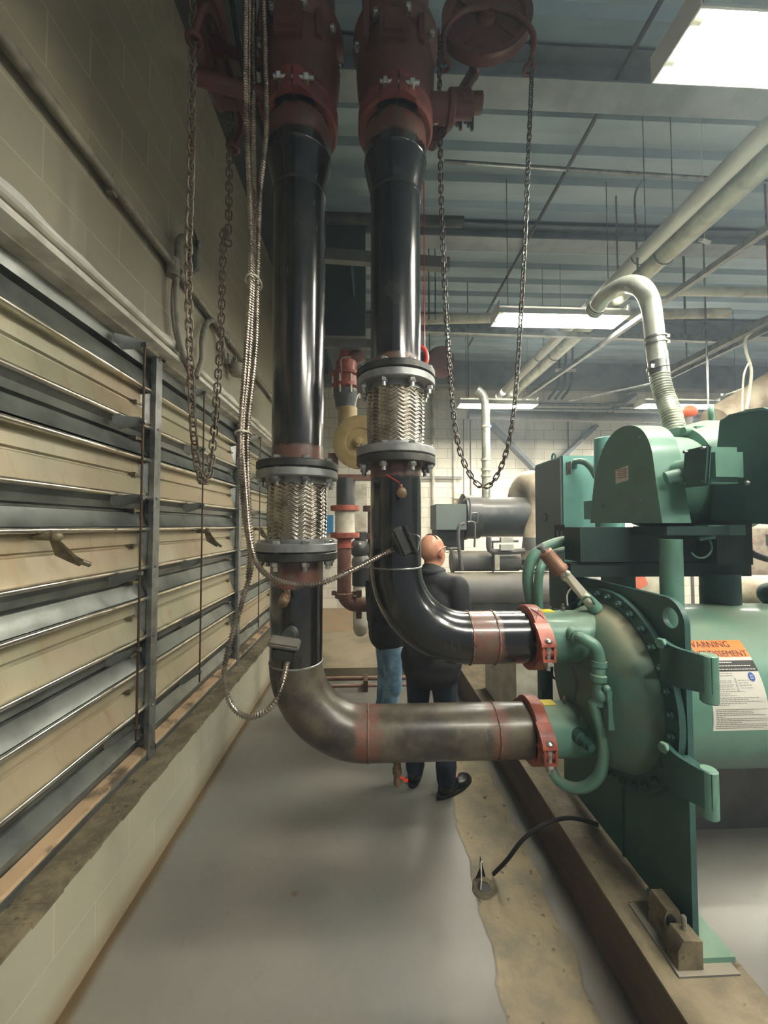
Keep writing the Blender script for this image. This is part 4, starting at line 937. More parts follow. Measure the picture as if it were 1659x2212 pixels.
# control cabinet
n1 = at(1225, 980, 2.76); xk = 1.43
cb = thing('control_cabinet', 'tall teal control cabinet with grey door and a lifting eye, left of the compressor', 'cabinet', (xk + .2, 3.0, 1.3))
q = bx(B(), xk, xk + .46, 2.76, 3.22, 1.28, 2.155); obj('body', q, M['teal_panel'], cb)
q = bx(B(), xk - .012, xk, 2.78, 3.21, 1.30, 2.14); dr = obj('door', q, M['grey_door'], cb)
a = atX(1174, 1132, xk - .012); c_ = atX(1205, 1168, xk - .012)
q = bx(B(), xk - .018, xk - .012, atX(1184, 0, xk).y, atX(1205, 0, xk).y, 1.50, 1.645); obj('display_panel', q, M['rubber'], dr)
q = bx(B(), xk - .021, xk - .018, atX(1190, 0, xk).y, atX(1194, 0, xk).y, 1.53, 1.60); bx(q, xk - .021, xk - .018, atX(1198, 0, xk).y, atX(1202, 0, xk).y, 1.53, 1.60); obj('display_window', q, M['grey_pipe'], dr)
p = atX(1178, 1118, xk - .012); q = sweep(B(), arc(p, (0, 1, 0), (0, 0, 1), .03, 1.4, 4.9, 12), .006, 6); obj('handle', q, M['rubber'], dr)
q = bx(B(), xk - .0135, xk - .0122, atX(1220, 0, xk).y, atX(1209, 0, xk).y, 2.00, 2.09); obj('rating_plate', q, M['galv'], dr)
p = at(1197, 976, 3.0); q = sweep(B(), arc((xk + .05, 3.0, 2.185), (0, 1, 0), (0, 0, 1), .028, 0, 2 * PI, 18)[:-1], .008, 8, True); obj('lifting_eye', q, M['green_dark'], cb)
for x_ in (xk + .03, xk + .43): obj('leg', bx(B(), x_ - .02, x_ + .02, 2.95, 2.99, 0, 1.28), M['green_dark'], cb)
tag(obj('plinth_block', bx(B(), at(1098, 0, 2.6).x, at(1236, 0, 2.6).x, 2.6, 3.3, 0, at(0, 1432, 2.6).z), M['cream']), 'pale low block behind the two nozzles on the plinth', 'block')
q = sweep(B(), cr([at(1240, 1010, 2.74), at(1243, 997, 2.70), at(1262, 998, 2.66), at(1278, 1012, 2.6), at(1288, 1030, 2.55)], .02), .022, 12); obj('cable_hose', q, M['green'], cb)
q = lathe(B(), [(1.5, .075), (2.22, .075), (2.225, .07), (2.225, 0)], (at(1290, 0, 2.5).x, 2.5, 0), (0, 0, 1), 28); tag(obj('oil_separator', q, M['teal_panel']), 'teal vertical cylinder between the cabinet and the compressor cover', 'cylinder')
q = bx(B(), at(1250, 0, 2.45).x, at(1277, 0, 2.45).x, 2.35, 2.5, 1.68, 1.80); tag(obj('relay_box', q, M['teal_panel']), 'small teal box beside the lower left of the compressor cover', 'box')

# ribbed vent hose and gooseneck from the chiller
YV = 2.0
t = thing('vent_line', 'bright vent pipe gooseneck above the compressor with ribbed hose and clamps', 'vent pipe', at(1452, 915, YV))
g1 = cr([at(1290, 662, YV + .35), at(1306, 641, YV + .28), at(1330, 624, YV + .2), at(1358, 614, YV + .1), at(1386, 622, YV), at(1404, 652, YV), at(1411, 695, YV), at(1415, 735, YV), at(1420, 780, YV)], .015)
obj('gooseneck', sweep(B(), g1, .0475, 28), M['vent_pipe'], t)
e_ = (g1[0] - g1[3]).normalized(); obj('end_collar', cyl(B(), g1[0] + e_ * .045, g1[0] - e_ * .005, .052, seg=24), M['white'], t)
for k in range(3): obj('end_ring', cyl(B(), g1[0] + e_ * (.002 + .014 * k), g1[0] + e_ * (.006 + .014 * k), .055, seg=24), M['black'] if k == 0 else M['galv'], t)
for (px, py) in ((1415, 730), (1416, 742), (1421, 795)):
    c = at(px, py, YV); q = lathe(B(), [(-.006, .049), (-.006, .053), (.006, .053), (.006, .049)], c, (.1, 0, -1), 28, False); box(q, c + V((.05 if py < 790 else -.05, -.02, 0)), (.02, .02, .02)); obj('hose_clamp', q, M['galv'], t)
hp = [at(1420, 775, YV), at(1424, 805, YV), at(1428, 830, YV - .01), at(1437, 860, YV - .03), at(1448, 890, YV - .07), at(1456, 920, YV - .1), at(1460, 945, YV - .12)]
obj('ribbed_hose', corrug(hp[1:], .043, .016, .0052, 24), M['vent_pipe'], t)
obj('cuff', cyl(B(), hp[0] + V((0, 0, .03)), hp[1] - V((0, 0, .01)), .0485, seg=24), M['galv'], t)

# ------------------------------------------------------------ overhead services
def hpipe(name, p0, p1, r, m, label, cat='pipe', grp=None, seg=20): return tag(obj(name, cyl(B(), p0, p1, r, seg=seg), m), label, cat, grp)
def capped(name, p0, p1, r, m, label, cat='pipe'):
    t = thing(name, label, cat, p0); p0 = V(p0); p1 = V(p1); d = (p1 - p0).normalized(); L_ = (p1 - p0).length
    obj('pipe', lathe(B(), [(0, 0), (0, r * .8), (.015, r), (L_, r)], p0, d, 28), m, t)
    q = lathe(B(), [(-.004, 0), (-.004, r * .6), (.006, r * 1.04), (.05, r * 1.04), (.05, r)], p0, d, 28); obj('end_cap', q, M['cream'], t)
    for f in (.25, .55, .8):
        c = p0.lerp(p1, f); q = sweep(B(), arc(c, (1, 0, 0), (0, 0, 1), r + .004, PI, 2 * PI, 12), .004, 6); cyl(q, c + V((r + .004, 0, 0)), c + V((r + .004, 0, ZC - c.z)), .004, seg=6); obj('hanger', q, M['galv_dark'], t)
    return t
capped('service_pipe', (2.298, 6.05, 3.75), (2.298, .2, 3.75), .077, M['vent_pipe'], 'thick silvery pipe crossing the upper right, ending in a labelled cap')
capped('service_pipe', (2.125, 6.14, 3.75), (2.125, .2, 3.75), .055, M['white'], 'pale slimmer pipe running along the left of the thick silvery pipe')
def strut(p0, p1, w_, h_, name, label, m=M['galv']):
    p0 = V(p0); p1 = V(p1); d = (p1 - p0).normalized(); s_ = d.cross(V((0, 0, 1))).normalized(); q = B()
    pr_ = [(-w_, -h_), (w_, -h_), (w_, h_), (w_ * .45, h_), (w_ * .45, h_ * .8), (w_ * .8, h_ * .8), (w_ * .8, -h_ * .8), (-w_ * .8, -h_ * .8), (-w_ * .8, h_ * .8), (-w_ * .45, h_ * .8), (-w_ * .45, h_), (-w_, h_)]
    prism(q, [p0 + s_ * a + V((0, 0, b_)) for a, b_ in pr_], p1 - p0); return tag(obj(name, q, m, smooth=20), label, 'strut', 'galvanised struts under the deck')
strut((2.58, 1.2, 3.50), (2.268, 5.51, 3.50), .021, .021, 'strut_channel', 'long strut running away at the right of the thick silvery pipe')
strut((3.42, 1.2, 3.40), (3.42, 4.4, 3.40), .028, .03, 'strut_channel', 'lower right strut with a white cable hanging from its near end')
strut((3.50, 1.2, 3.36), (3.50, 4.4, 3.36), .012, .02, 'strut_channel', 'thin strut beside the lower right strut')
strut(at(905, 712, 3.86), at(1562, 735, 3.86), .021, .026, 'strut_channel', 'cross strut just under the middle fluorescent fixture')
strut(at(1425, 727, 4.3), at(1565, 732, 4.3), .021, .03, 'strut_channel', 'short slotted cross strut right of the vent hose')
hx = at(1480, 728, 4.3); hpipe('hanger_rod', (hx.x, 4.3, ZC), hx, .007, M['galv_dark'], 'hanger rod carrying the short slotted strut', 'rod', None, 8)
strut(at(700, 552, 3.0), at(970, 572, 3.0), .03, .045, 'strut_channel', 'brown-grey cross channel passing behind both risers', M['grey_pipe'])
strut(at(700, 742, 3.5), at(805, 745, 3.5), .03, .04, 'strut_channel', 'dark cross channel between the risers above the red strainer', M['grey_pipe'])
hpipe('deck_conduit', (1.70, 1.9, 4.70), (1.70, 6.4, 4.70), .016, M['dark_beam'], 'dark conduit running diagonally across the ceiling view', 'conduit')
hpipe('sprinkler_pipe', at(960, 349, 3.1), at(1700, 396, 3.2), .016, M['galv'], 'thin pipe crossing the ceiling in front of the deck ribs')
hpipe('service_pipe', at(905, 690, 4.25), at(1572, 676, 4.25), .055, M['cream'], 'horizontal beige pipe behind the middle fluorescent fixture')
hpipe('service_pipe', at(1398, 628, 3.3), at(1720, 632, 3.3), .040, M['cream'], 'horizontal cream pipe at the right, behind the gooseneck')
hpipe('service_pipe', at(1012, 895, 6.6), at(1800, 912, 6.6), .085, M['grey_pipe'], 'thick horizontal pipe low along the back wall with rounded end')
hpipe('service_pipe', at(1080, 872, 6.5), at(1800, 880, 6.5), .03, M['galv'], 'thin horizontal pipe above the thick back wall pipe')
hpipe('service_pipe', at(1100, 884, 6.45), at(1800, 890, 6.45), .022, M['galv'], 'second thin horizontal pipe just over the thick back wall pipe')
hpipe('service_pipe', at(700, 470, 3.6), at(1000, 480, 3.6), .05, M['dark_grey'], 'dark pipe crossing behind the risers near the ceiling')
hx = at(850, 475, 3.6); hpipe('hanger_rod', (hx.x, 3.6, ZC), hx, .007, M['galv_dark'], 'hanger rod hidden behind the right riser top', 'rod', None, 8)
q = sweep(B(), cr([at(1648, 697, 3.32), at(1612, 730, 3.3), at(1612, 760, 3.25), at(1623, 800, 3.2), at(1618, 850, 3.1), at(1612, 885, 3.0)], .03), .011, 8); tag(obj('white_cable', q, M['cream']), 'white cable hanging down from the lower right strut', 'cable')
q = sweep(B(), cr([at(1617, 785, 2.7), at(1607, 810, 2.7), at(1604, 860, 2.7), at(1604, 890, 2.7)], .03), .006, 8); tag(obj('white_cable', q, M['cream']), 'thinner white cable left of the hanging white cable', 'cable')
hpipe('brace_rod', at(1230, 866, 4.6), at(1420, 826, 3.4), .010, M['galv'], 'thin pale rod slanting up towards the ribbed hose', 'rod')
for (px, y0, y1, Y, m_, l) in ((1658, 560, 880, 3.2, 'brown_pipe', 'reddish hanging rod at the right edge of the photo'), (1523, 640, 905, 3.6, 'galv', 'hanger rod right of the ribbed hose reaching behind the lifting eye'), (1010, 640, 860, 5.0, 'galv_dark', 'hanger rod between the right chain strands'), (940, 560, 690, 4.2, 'galv_dark', 'short hanger rod right beside the right riser'), (926, 590, 690, 4.2, 'galv_dark', 'hanger rod close to the right riser, left of its twin'), (1332, 490, 620, 3.6, 'galv_dark', 'thin hanger rod above the gooseneck'), (1482, 720, 780, 4.3, 'galv', 'stub rod under the slotted strut')):
    a = at(px, y0, Y); c_ = at(px, y1, Y); hpipe('hanger_rod', (a.x, Y, ZC), (a.x, Y, c_.z), .008, M[m_], l, 'rod', None, 8)
for k, px in enumerate((1207, 1221, 1235)):
    q = sweep(B(), cr([at(px + 3, 716, 6.3), at(px + 2, 750, 6.3), at(px, 800, 6.3), at(px - 3, 835, 6.3), at(px - 22, 862, 6.3)], .05), .022, 8); tag(obj('bent_conduit', q, M['galv_dark']), ('left', 'middle', 'right')[k] + ' of three dark conduits bending together under the deck', 'conduit', 'three bent conduits')
q = box(B(), at(1222, 800, 6.25), (.34, .04, .04)); tag(obj('conduit_bracket', q, M['cream']), 'small pale bracket holding the three bent conduits', 'bracket')
q = box(B(), at(1522, 521, 2.8), (.09, .04, .02), (.6, 0, .3)); hx = at(1522, 521, 2.8); cyl(q, hx, (hx.x, 2.8, ZC), .002, seg=6); tag(obj('hanging_tag', q, M['white']), 'small white tag under the deck at the upper right', 'tag')
q = sweep(B(), cr([at(1392, 388, 3.2), at(1372, 420, 3.0), at(1374, 500, 2.9), at(1378, 590, 2.8)], .03), .008, 8); tag(obj('deck_cable', q, M['galv']), 'grey cable dropping from the ceiling pipe to above the gooseneck', 'cable')
t = thing('hanging_duct', 'dark hanging duct seen between the two black risers', 'duct', at(752, 720, 3.9))
q = bx(B(), at(706, 0, 3.9).x, at(790, 0, 3.9).x, 3.9, 5.0, 3.59, ZC); obj('body', q, M['dark_beam'], t)
q = prism(B(), [at(757, 575, 3.88), at(764, 573, 3.88), at(768, 640, 3.88), at(764, 642, 3.88)], (0, .01, 0)); obj('green_tape', q, M['green'], t)

# ------------------------------------------------------------ pump piping between the risers
YM = 3.6; u_ = YM / 830.
def px2x(px, Y=YM): return at(px, 1135, Y).x
def vl(px, prof, m, par, name, Y=YM, seg=28):
    """vertical lathe from (py, radius px)"""
    x = px2x(px, Y); pr_ = [(at(px, py, Y).z, max(r * Y / 830., 0)) for py, r in prof]; return obj(name, lathe(B(), pr_, (x, Y, 0), (0, 0, 1), seg), m, par)
t = thing('suction_strainer', 'red bolted strainer casting between the risers above the tan disc', 'strainer', at(745, 850, YM))
vl(747, [(845, 26), (840, 33), (834, 33), (832, 27), (817, 27), (815, 34), (809, 34), (806, 22), (785, 24), (776, 16), (758, 14)], M['orange'], t, 'casting')
for k in range(8):
    a = 2 * PI * (k + .5) / 8; x = px2x(747) + .132 * math.cos(a); y = YM + .132 * math.sin(a); obj('tie_bolt', cyl(B(), (x, y, at(0, 846, YM).z), (x, y, at(0, 806, YM).z), .010, seg=8), M['cream'], t)
q = sweep(B(), cr([at(738, 806, 3.42), at(736, 780, 3.40), at(741, 773, 3.4), at(758, 770, 3.42)], .02), .005, 6); obj('capillary', q, M['galv'], t)
obj('side_branch', cyl(B(), at(747, 785, YM), at(780, 765, YM), .07, seg=20), M['red_valve'], t)
vl(746, [(882, 22), (866, 24), (852, 29), (845, 29)], M['dark_grey'], t, 'reducer')
t = thing('tan_check_valve', 'tan valve with a big round end disc, behind the right braided connector', 'valve', at(755, 1010, YM))
vl(750, [(925, 21), (882, 21)], M['tan'], t, 'neck')
c = at(776, 955, YM - .12); ax_ = V((-.12, -1, -.05))
q = lathe(B(), [(0, 0), (0, .243), (.012, .25), (.035, .25), (.045, .24), (.2, .2), (.2, 0)], c + V((.024, .2, 0)), ax_, 56); obj('disc', lathe(B(), [(-.16, .16), (-.03, .24), (-.02, .245), (0, .245), (.004, .238), (.004, .135), (-.008, .125), (-.008, .04), (.03, .04), (.03, .0)], c, ax_, 56), M['tan'], t)
q.free(); obj('hub', lathe(B(), [(0, .05), (.03, .045), (.035, .022), (.06, .022), (.06, 0)], c, ax_, 20), M['tan'], t)
q = bx(B(), px2x(709), px2x(806), YM - .05, YM + .05, at(0, 1034, YM).z, at(0, 1022, YM).z); bx(q, px2x(709), px2x(730), YM - .04, YM + .04, at(0, 1022, YM).z, at(0, 975, YM).z); tag(obj('support_bracket', q, M['brown_pipe']), 'reddish brown bracket under the tan valve disc', 'bracket')
t = thing('pump_riser', 'brown pump pipe with small braided connector and orange flanges between the risers', 'pipe', at(745, 1335, YM))
vl(747, [(1093, 20.5), (1034, 20.5)], M['dark_grey'], t, 'upper_pipe')
for y_ in (1092, 1150): vl(745, [(y_ + 12, 28), (y_ + 11, 31.5), (y_ + 1, 31.5), (y_, 28)], M['orange'], t, 'flange')
vl(745, [(1150, 22), (1144, 21), (1130, 21.5), (1115, 21), (1109, 22), (1104, 22)], M['cream'], t, 'braid')
vl(744, [(1175, 16), (1166, 15), (1162, 22)], M['orange'], t, 'neck')
vl(744, [(1184, 16), (1183, 19), (1173, 19), (1172, 16)], M['orange'], t, 'upper_clamp')
vl(744, [(1292, 15), (1180, 15)], M['brown_pipe'], t, 'lower_pipe')
vl(744, [(1292, 17), (1291, 20), (1281, 20), (1280, 17)], M['brown_pipe'], t, 'clamp')
q = B(); 
for s_ in (-1, 1): box(q, (px2x(744 + s_ * 22), YM, at(0, 1286, YM).z), (.04, .05, .035))
obj('clamp_ears', q, M['brown_pipe'], t)
x0 = px2x(744); zb_ = at(0, 1312, YM).z; Rb = .12
pts = [V((x0, YM, at(0, 1290, YM).z))] + arc((x0 + Rb, YM, zb_ + Rb), (-1, 0, 0), (0, 0, -1), Rb, 0, PI / 2, 12) + [V((px2x(850), YM, zb_))]
obj('elbow', sweep(B(), pts, .068, 24), M['brown_pipe'], t)
q = lathe(B(), [(-.025, .07), (-.025, .09), (.025, .09), (.025, .07)], (px2x(776), YM, zb_), (1, 0, 0), 24, False); box(q, (px2x(776), YM - .03, zb_ + .11), (.05, .05, .05)); box(q, (px2x(776), YM - .03, zb_ - .10), (.05, .05, .04)); obj('horizontal_clamp', q, M['brown_pipe'], t)
q = sph(B(), at(775, 1177, YM - .05), .028, 12); cyl(q, at(762, 1177, YM - .03), at(774, 1177, YM - .05), .018, seg=10); obj('gauge', q, M['galv'], t)
t = thing('pump_riser', 'second brown flanged pump pipe mostly hidden behind the right riser', 'pipe', at(802, 1300, 4.1))
vl(806, [(1320, 12), (1094, 12)], M['brown_pipe'], t, 'pipe', 4.1)
for y_ in (1093, 1152): vl(806, [(y_ + 12, 22), (y_, 22)], M['brown_pipe'], t, 'flange', 4.1)
t = thing('insulated_drop', 'white rounded insulated pipe end above the stained floor between the risers', 'pipe', at(779, 1372, 4.0))
pr_ = [(1374, 0), (1373, 7), (1368, 12), (1358, 15.5), (1340, 16), (1262, 16), (1258, 14)]
vl(779, pr_, M['cream'], t, 'jacket', 4.0)
vl(779, [(1264, 18), (1225, 18), (1222, 14)], M['rubber'], t, 'black_wrap', 4.0); 
q = sph(B(), at(777, 1185, 4.0), .105, 16); obj('valve_ball', q, M['dark_grey'], t); q = sph(B(), at(780, 1215, 4.0), .10, 16); obj('valve_bonnet', q, M['grey_pipe'], t)
vl(779, [(1150, 14), (1185, 12)], M['dark_grey'], t, 'neck', 4.0)
q = bx(B(), at(767, 0, 7.6).x, at(794, 0, 7.6).x, 7.6, 7.71, at(0, 1149, 7.6).z, at(0, 1042, 7.6).z); tag(obj('cream_panel', q, M['cream']), 'cream panel behind the small braided connector', 'panel')
q = bx(B(), at(702, 0, 7.5).x, at(724, 0, 7.5).x, 7.5, 7.71, at(0, 1152, 7.5).z, at(0, 1112, 7.5).z); tag(obj('blue_box', q, M['blue']), 'small blue box left of the small braided connector', 'box')
# orange pull handle and red pipe behind the right riser
q = sweep(B(), cr([at(905, 748, 2.6), at(918, 756, 2.6), at(922, 778, 2.6), at(914, 795, 2.6), at(908, 806, 2.6)], .02), .016, 10); box(q, at(917, 798, 2.6), (.04, .03, .03)); hx = at(917, 762, 2.6); cyl(q, hx, (hx.x, 2.6, ZC), .004, seg=6); tag(obj('lever_handle', q, M['bright_red']), 'bright orange-red hooked handle peeking out behind the right riser', 'handle')
t = thing('red_flanged_pipe', 'dull red flanged pipe end right of the orange hooked handle', 'pipe', at(935, 800, 4.6))
q = cyl(B(), at(915, 785, 4.6), at(948, 783, 4.4), .13, seg=28); obj('pipe', q, M['red_valve'], t); q = cyl(B(), at(948, 783, 4.4), at(954, 783, 4.35), .175, seg=32); obj('flange', q, M['red_valve'], t); c_ = at(928, 784, 4.5); q = cyl(B(), (c_.x, c_.y, c_.z), (c_.x, c_.y, ZC), .007, seg=8); obj('hanger', q, M['galv_dark'], t)

# floor pipes
t = thing('pipe_pair', 'pair of thin brown pipes lying across the floor behind the people', 'pipe', (.5, 3.95, 0))
for y_, r_, z_ in ((4.0, .022, .075), (3.88, .016, .05)): obj('pipe', cyl(B(), (-.85, y_, z_), (1.55, y_, z_), r_, seg=12), M['brown_pipe'], t)
q = bx(B(), at(788, 0, 3.93).x, at(797, 0, 3.93).x, 3.84, 4.05, 0, .11); obj('clamp', q, M['rod'], t)

# cable out of the floor hole
hc = atZ(1045, 1918, 0)
t = thing('conduit_stub', 'broken hole in the bare concrete strip with wires coming out', 'conduit stub', hc)
q = lathe(B(), [(.004, .055), (.012, .042), (.006, .030), (.003, .030)], (hc.x, hc.y, 0), (0, 0, 1), 14, False); 
for v in q.verts: v.co.x += random.uniform(-.006, .006); v.co.y += random.uniform(-.006, .006)
obj('rim', q, M['ledge'], t); q = lathe(B(), [(.0035, .034), (.0036, 0)], (hc.x, hc.y, 0), (0, 0, 1), 14, False); obj('opening', q, M['rubber'], t)
q = sweep(B(), cr([hc + V((-.02, -.02, .01)), hc + V((-.01, .0, .04)), hc + V((0, .04, .075)), hc + V((.02, .075, .05))], .01), .003, 6); obj('wire', q, M['white'], t)
q = prism(B(), [hc + V((-.035, .03, .004)), hc + V((-.005, .045, .05)), hc + V((.0, .06, .085)), hc + V((.02, .045, .004))], (.004, .006, 0)); obj('torn_sleeve', q, M['rubber'], t)
cpts = [atZ(1066, 1888, .012), at(1095, 1858, 1.76), at(1130, 1813, 1.74), at(1170, 1784, 1.74), at(1215, 1768, 1.74), at(1255, 1770, 1.74), at(1292, 1782, 1.72)]
tag(obj('trailing_cable', sweep(B(), cr(cpts, .02), .0085, 10), M['rubber']), 'dark cable arching from the bare strip over the plinth edge under the chiller', 'cable')

# ------------------------------------------------------------ second chiller in the background
YB = 4.3; k_ = YB / 830.
t = thing('background_chiller', 'dark grey older chiller in front of the pale back wall', 'chiller', at(1060, 1310, YB))
def X_(px, Y=YB): return at(px, 1135, Y).x
def Z_(py, Y=YB): return at(1000, py, Y).z
q = bx(B(), X_(939), X_(1003), YB - .1, YB + .3, Z_(1144), Z_(1090)); obj('electrical_box', q, M['grey_door'], t)
q = bx(B(), X_(943), X_(1000), YB - .05, YB + .3, Z_(1188), Z_(1144)); obj('lower_box', q, M['rubber'], t)
q = lathe(B(), [(X_(1003), 0), (X_(1003), .24), (X_(1006), .27), (X_(1012), .27), (X_(1012), .255), (X_(1040), .255), (X_(1041), .232), (X_(1145), .232), (X_(1148), .2), (X_(1148), 0)], (0, YB + .15, Z_(1116)), (1, 0, 0), 48); obj('compressor_body', q, M['dark_grey'], t)
q = sweep(B(), cr([at(1122, 1100, YB + .4), at(1125, 1065, YB + .35), at(1142, 1043, YB + .2), at(1165, 1055, YB), at(1168, 1100, YB), at(1160, 1160, YB - .1), at(1153, 1215, YB - .15)], .05), .145, 28); obj('suction_elbow', q, M['beige_pipe'], t)
q = lathe(B(), [(Z_(1228), .16), (Z_(1222), .17), (Z_(1218), .13), (Z_(1160), .10)], (X_(1152, YB - .15), YB - .15, 0), (0, 0, 1), 28); obj('elbow_foot', q, M['grey_pipe'], t)
q = lathe(B(), [(X_(970), 0), (X_(970), .125), (X_(974), .125), (X_(975), .11), (X_(1110), .11)], (0, YB - .1, Z_(1212, YB - .1)), (1, 0, 0), 32); obj('oil_drum', q, M['grey_pipe'], t)
q = cyl(B(), (X_(900, 4.1), 4.1, Z_(1274, 4.1)), (X_(1300, 4.1), 4.1, Z_(1274, 4.1)), .185, seg=48); obj('shell', q, M['grey_pipe'], t)
q = bx(B(), X_(950, 4.1), X_(1180, 4.1), 3.95, 4.3, .1, Z_(1300, 4.1)); obj('saddle', q, M['dark_grey'], t)
def tb(pts, r, nm, m): obj(nm, sweep(B(), cr([at(a, b_, YB - .25) for a, b_ in pts], .03), r, 8), m, t)
tb([(1001, 1082), (1012, 1076), (1016, 1090), (1016, 1128)], .010, 'copper_line', M['grey_pipe']); tb([(1003, 1131), (992, 1136), (990, 1170), (998, 1232)], .020, 'equaliser_pipe', M['grey_pipe'])
tb([(1010, 1128), (1024, 1128), (1026, 1150), (1025, 1182)], .011, 'copper_line', M['grey_pipe']); tb([(1018, 1110), (1030, 1108), (1031, 1128), (1022, 1130)], .008, 'copper_line', M['galv_dark'])
tb([(1056, 1160), (1056, 1182), (1064, 1191), (1095, 1192), (1132, 1190)], .030, 'oil_line', M['grey_pipe']); tb([(1062, 1170), (1120, 1169)], .012, 'copper_line', M['galv_dark']); tb([(1064, 1170), (1065, 1236)], .010, 'copper_line', M['galv_dark'])
tb([(967, 1186), (995, 1184)], .014, 'copper_line', M['grey_pipe'])
c = at(1094, 1166, YB - .3); q = box(B(), c, (.13, .05, .05)); box(q, c - V((0, 0, .08)), (.14, .05, .06)); obj('white_tag', q, M['white'], t)
q = box(B(), at(1073, 1215, YB - .28), (.05, .04, .16)); obj('sight_glass', q, M['cream'], t)
# its vent pipe
t = thing('vent_line', 'vertical vent pipe with clamps rising behind the right chain loop', 'vent pipe', at(1050, 1072, YB + .2))
q = sweep(B(), cr([at(1030, 842, YB + .2), at(1040, 850, YB + .2), at(1047, 868, YB + .2), at(1049, 900, YB + .2), at(1050, 1000, YB + .2), at(1050, 1075, YB + .2)], .04), .05, 20); obj('pipe', q, M['vent_pipe'], t)
for py in (922, 993, 1015, 1028): c = at(1050, py, YB + .2); q = cyl(B(), c - V((0, 0, .012)), c + V((0, 0, .012)), .060, seg=20); obj('clamp', q, M['cream'], t)
q = sweep(B(), arc(at(1148, 1037, 7.62), (1, 0, 0), (0, 0, 1), .12, 0, PI, 10), .05, 10); tag(obj('round_duct', q, M['beige_pipe']), 'rounded beige duct top peeking over the background elbow', 'duct')
# carton and pipes seen through the frame
q = bx(B(), at(1330, 0, 2.9).x, at(1424, 0, 2.9).x, 2.9, 3.2, 0, at(0, 1240, 2.9).z); t = thing('carton', 'tall pale carton with salmon print seen under the compressor frame', 'carton', at(1376, 1330, 2.9)); obj('body', q, M['cream'], t)
q = prism(B(), [at(1356, 1246, 2.893), at(1394, 1246, 2.893), at(1400, 1262, 2.893), at(1382, 1274, 2.893), at(1362, 1262, 2.893)], (0, .005, 0)); obj('salmon_print', q, mat('salmon_print', (216, 120, 96), .5), t)
q = lathe(B(), [(0, 0), (0, .098), (.01, .102), (1.6, .102)], at(1536, 1276, 2.5), (1, 0, 0), 32); tag(obj('insulated_pipe', q, M['beige_pipe']), 'horizontal beige insulated pipe behind the green shell at right', 'pipe')
q = sweep(B(), cr([at(1600, 1180, 2.0), at(1630, 1198, 2.0), at(1670, 1210, 2.0), at(1720, 1215, 2.0)], .03), .018, 10); tag(obj('black_hose', q, M['rubber']), 'black hose leaving the frame at the right edge', 'hose')
q = sph(B(), at(1668, 1284, 1.7), .055, 20); tag(obj('pipe_fitting', q, M['green_dark']), 'dark rounded fitting at the right edge above the shell', 'fitting')
q = sweep(B(), cr([at(1545, 912, 3.4), at(1590, 885, 3.4), at(1640, 855, 3.4), at(1720, 800, 3.4)], .05), .14, 28); tag(obj('insulated_pipe', q, M['beige_pipe']), 'thick beige insulated pipe slanting up behind the gear casing', 'pipe')
t = thing('orange_ball', 'orange rounded beacon between the ribbed hose and lifting eye', 'ball', at(1487, 905, 3.0)); q = sph(B(), at(1487, 890, 3.0), .058, 20, (1.15, 1, .9)); obj('dome', q, M['ball_orange'], t)  # plain orange rounded body, not a lamp
q = cyl(B(), at(1487, 925, 3.0), at(1487, 900, 3.0), .03, seg=14); obj('base', q, M['grey_pipe'], t)
q = cyl(B(), at(1487, 950, 3.0) * 1, at(1487, 920, 3.0), .012, seg=8); bb = at(1487, 950, 3.0); cyl(q, (bb.x, bb.y, 0), bb, .012, seg=8); obj('stem', q, M['grey_pipe'], t)
# back wall
t = thing('wall_mounted_controller', 'black wall controller with round red light at the far right', 'control panel', at(1620, 1250, 7.6))
a = at(1610, 1158, 7.6); c_ = at(1640, 1220, 7.6); q = bx(B(), a.x, at(1700, 0, 7.6).x, 7.55, 7.69, at(0, 1250, 7.6).z, at(0, 1142, 7.6).z); obj('enclosure', q, M['beige_pipe'], t)
q = bx(B(), at(1619, 0, 7.5).x, at(1641, 0, 7.5).x, 7.5, 7.56, at(0, 1182, 7.5).z, at(0, 1156, 7.5).z); obj('black_unit', q, M['rubber'], t)
q = cyl(B(), at(1624, 1169, 7.48), at(1624, 1169, 7.5), .022, seg=16); obj('red_light', q, emis('red_light', (220, 30, 24), 1.2), t)
q = bx(B(), at(1630, 0, 7.5).x, at(1648, 0, 7.5).x, 7.5, 7.56, at(0, 1202, 7.5).z, at(0, 1181, 7.5).z); obj('white_meter', q, M['white'], t)
q = B(); 
for k in range(3): bx(q, at(1633, 0, 7.5).x, at(1644, 0, 7.5).x, 7.495, 7.5, at(0, 1188 + 5 * k, 7.5).z, at(0, 1186 + 5 * k, 7.5).z)
obj('meter_marks', q, M['rubber'], t)
for px, y0, y1, r_, l in ((935, 700, 1150, .032, 'white vertical pipe on the back wall just right of the right riser'), (981, 835, 1085, .026, 'vertical conduit on the back wall ending at a white box'), (1002, 905, 1070, .010, 'thin vertical conduit left of the vent pipe on the back wall'), (1017, 905, 1090, .012, 'thin vertical conduit closest to the vent pipe on the back wall'), (1229, 905, 985, .014, 'dark vertical conduit on the back wall above the control cabinet')):
    a = at(px, y0, 7.6); c_ = at(px, y1, 7.6); hpipe('vertical_pipe', (a.x, 7.64, a.z), (a.x, 7.64, c_.z), r_, M['cream'] if px in (935, 981) else M['grey_pipe'], l, 'pipe', None, 12)
q = box(B(), at(995, 1072, 7.6), (.28, .08, .10)); tag(obj('junction_box', q, M['cream']), 'white junction box on the back wall behind the older chiller', 'box')
for k, py in enumerate((1030, 1034)): a = at(908, py, 7.62); c_ = at(997, py, 7.62); hpipe('guide_rail', a, (c_.x, a.y, a.z), .012, M['galv_dark'], ('upper', 'lower')[k] + ' of two thin rails across the back wall', 'rail', None, 8)
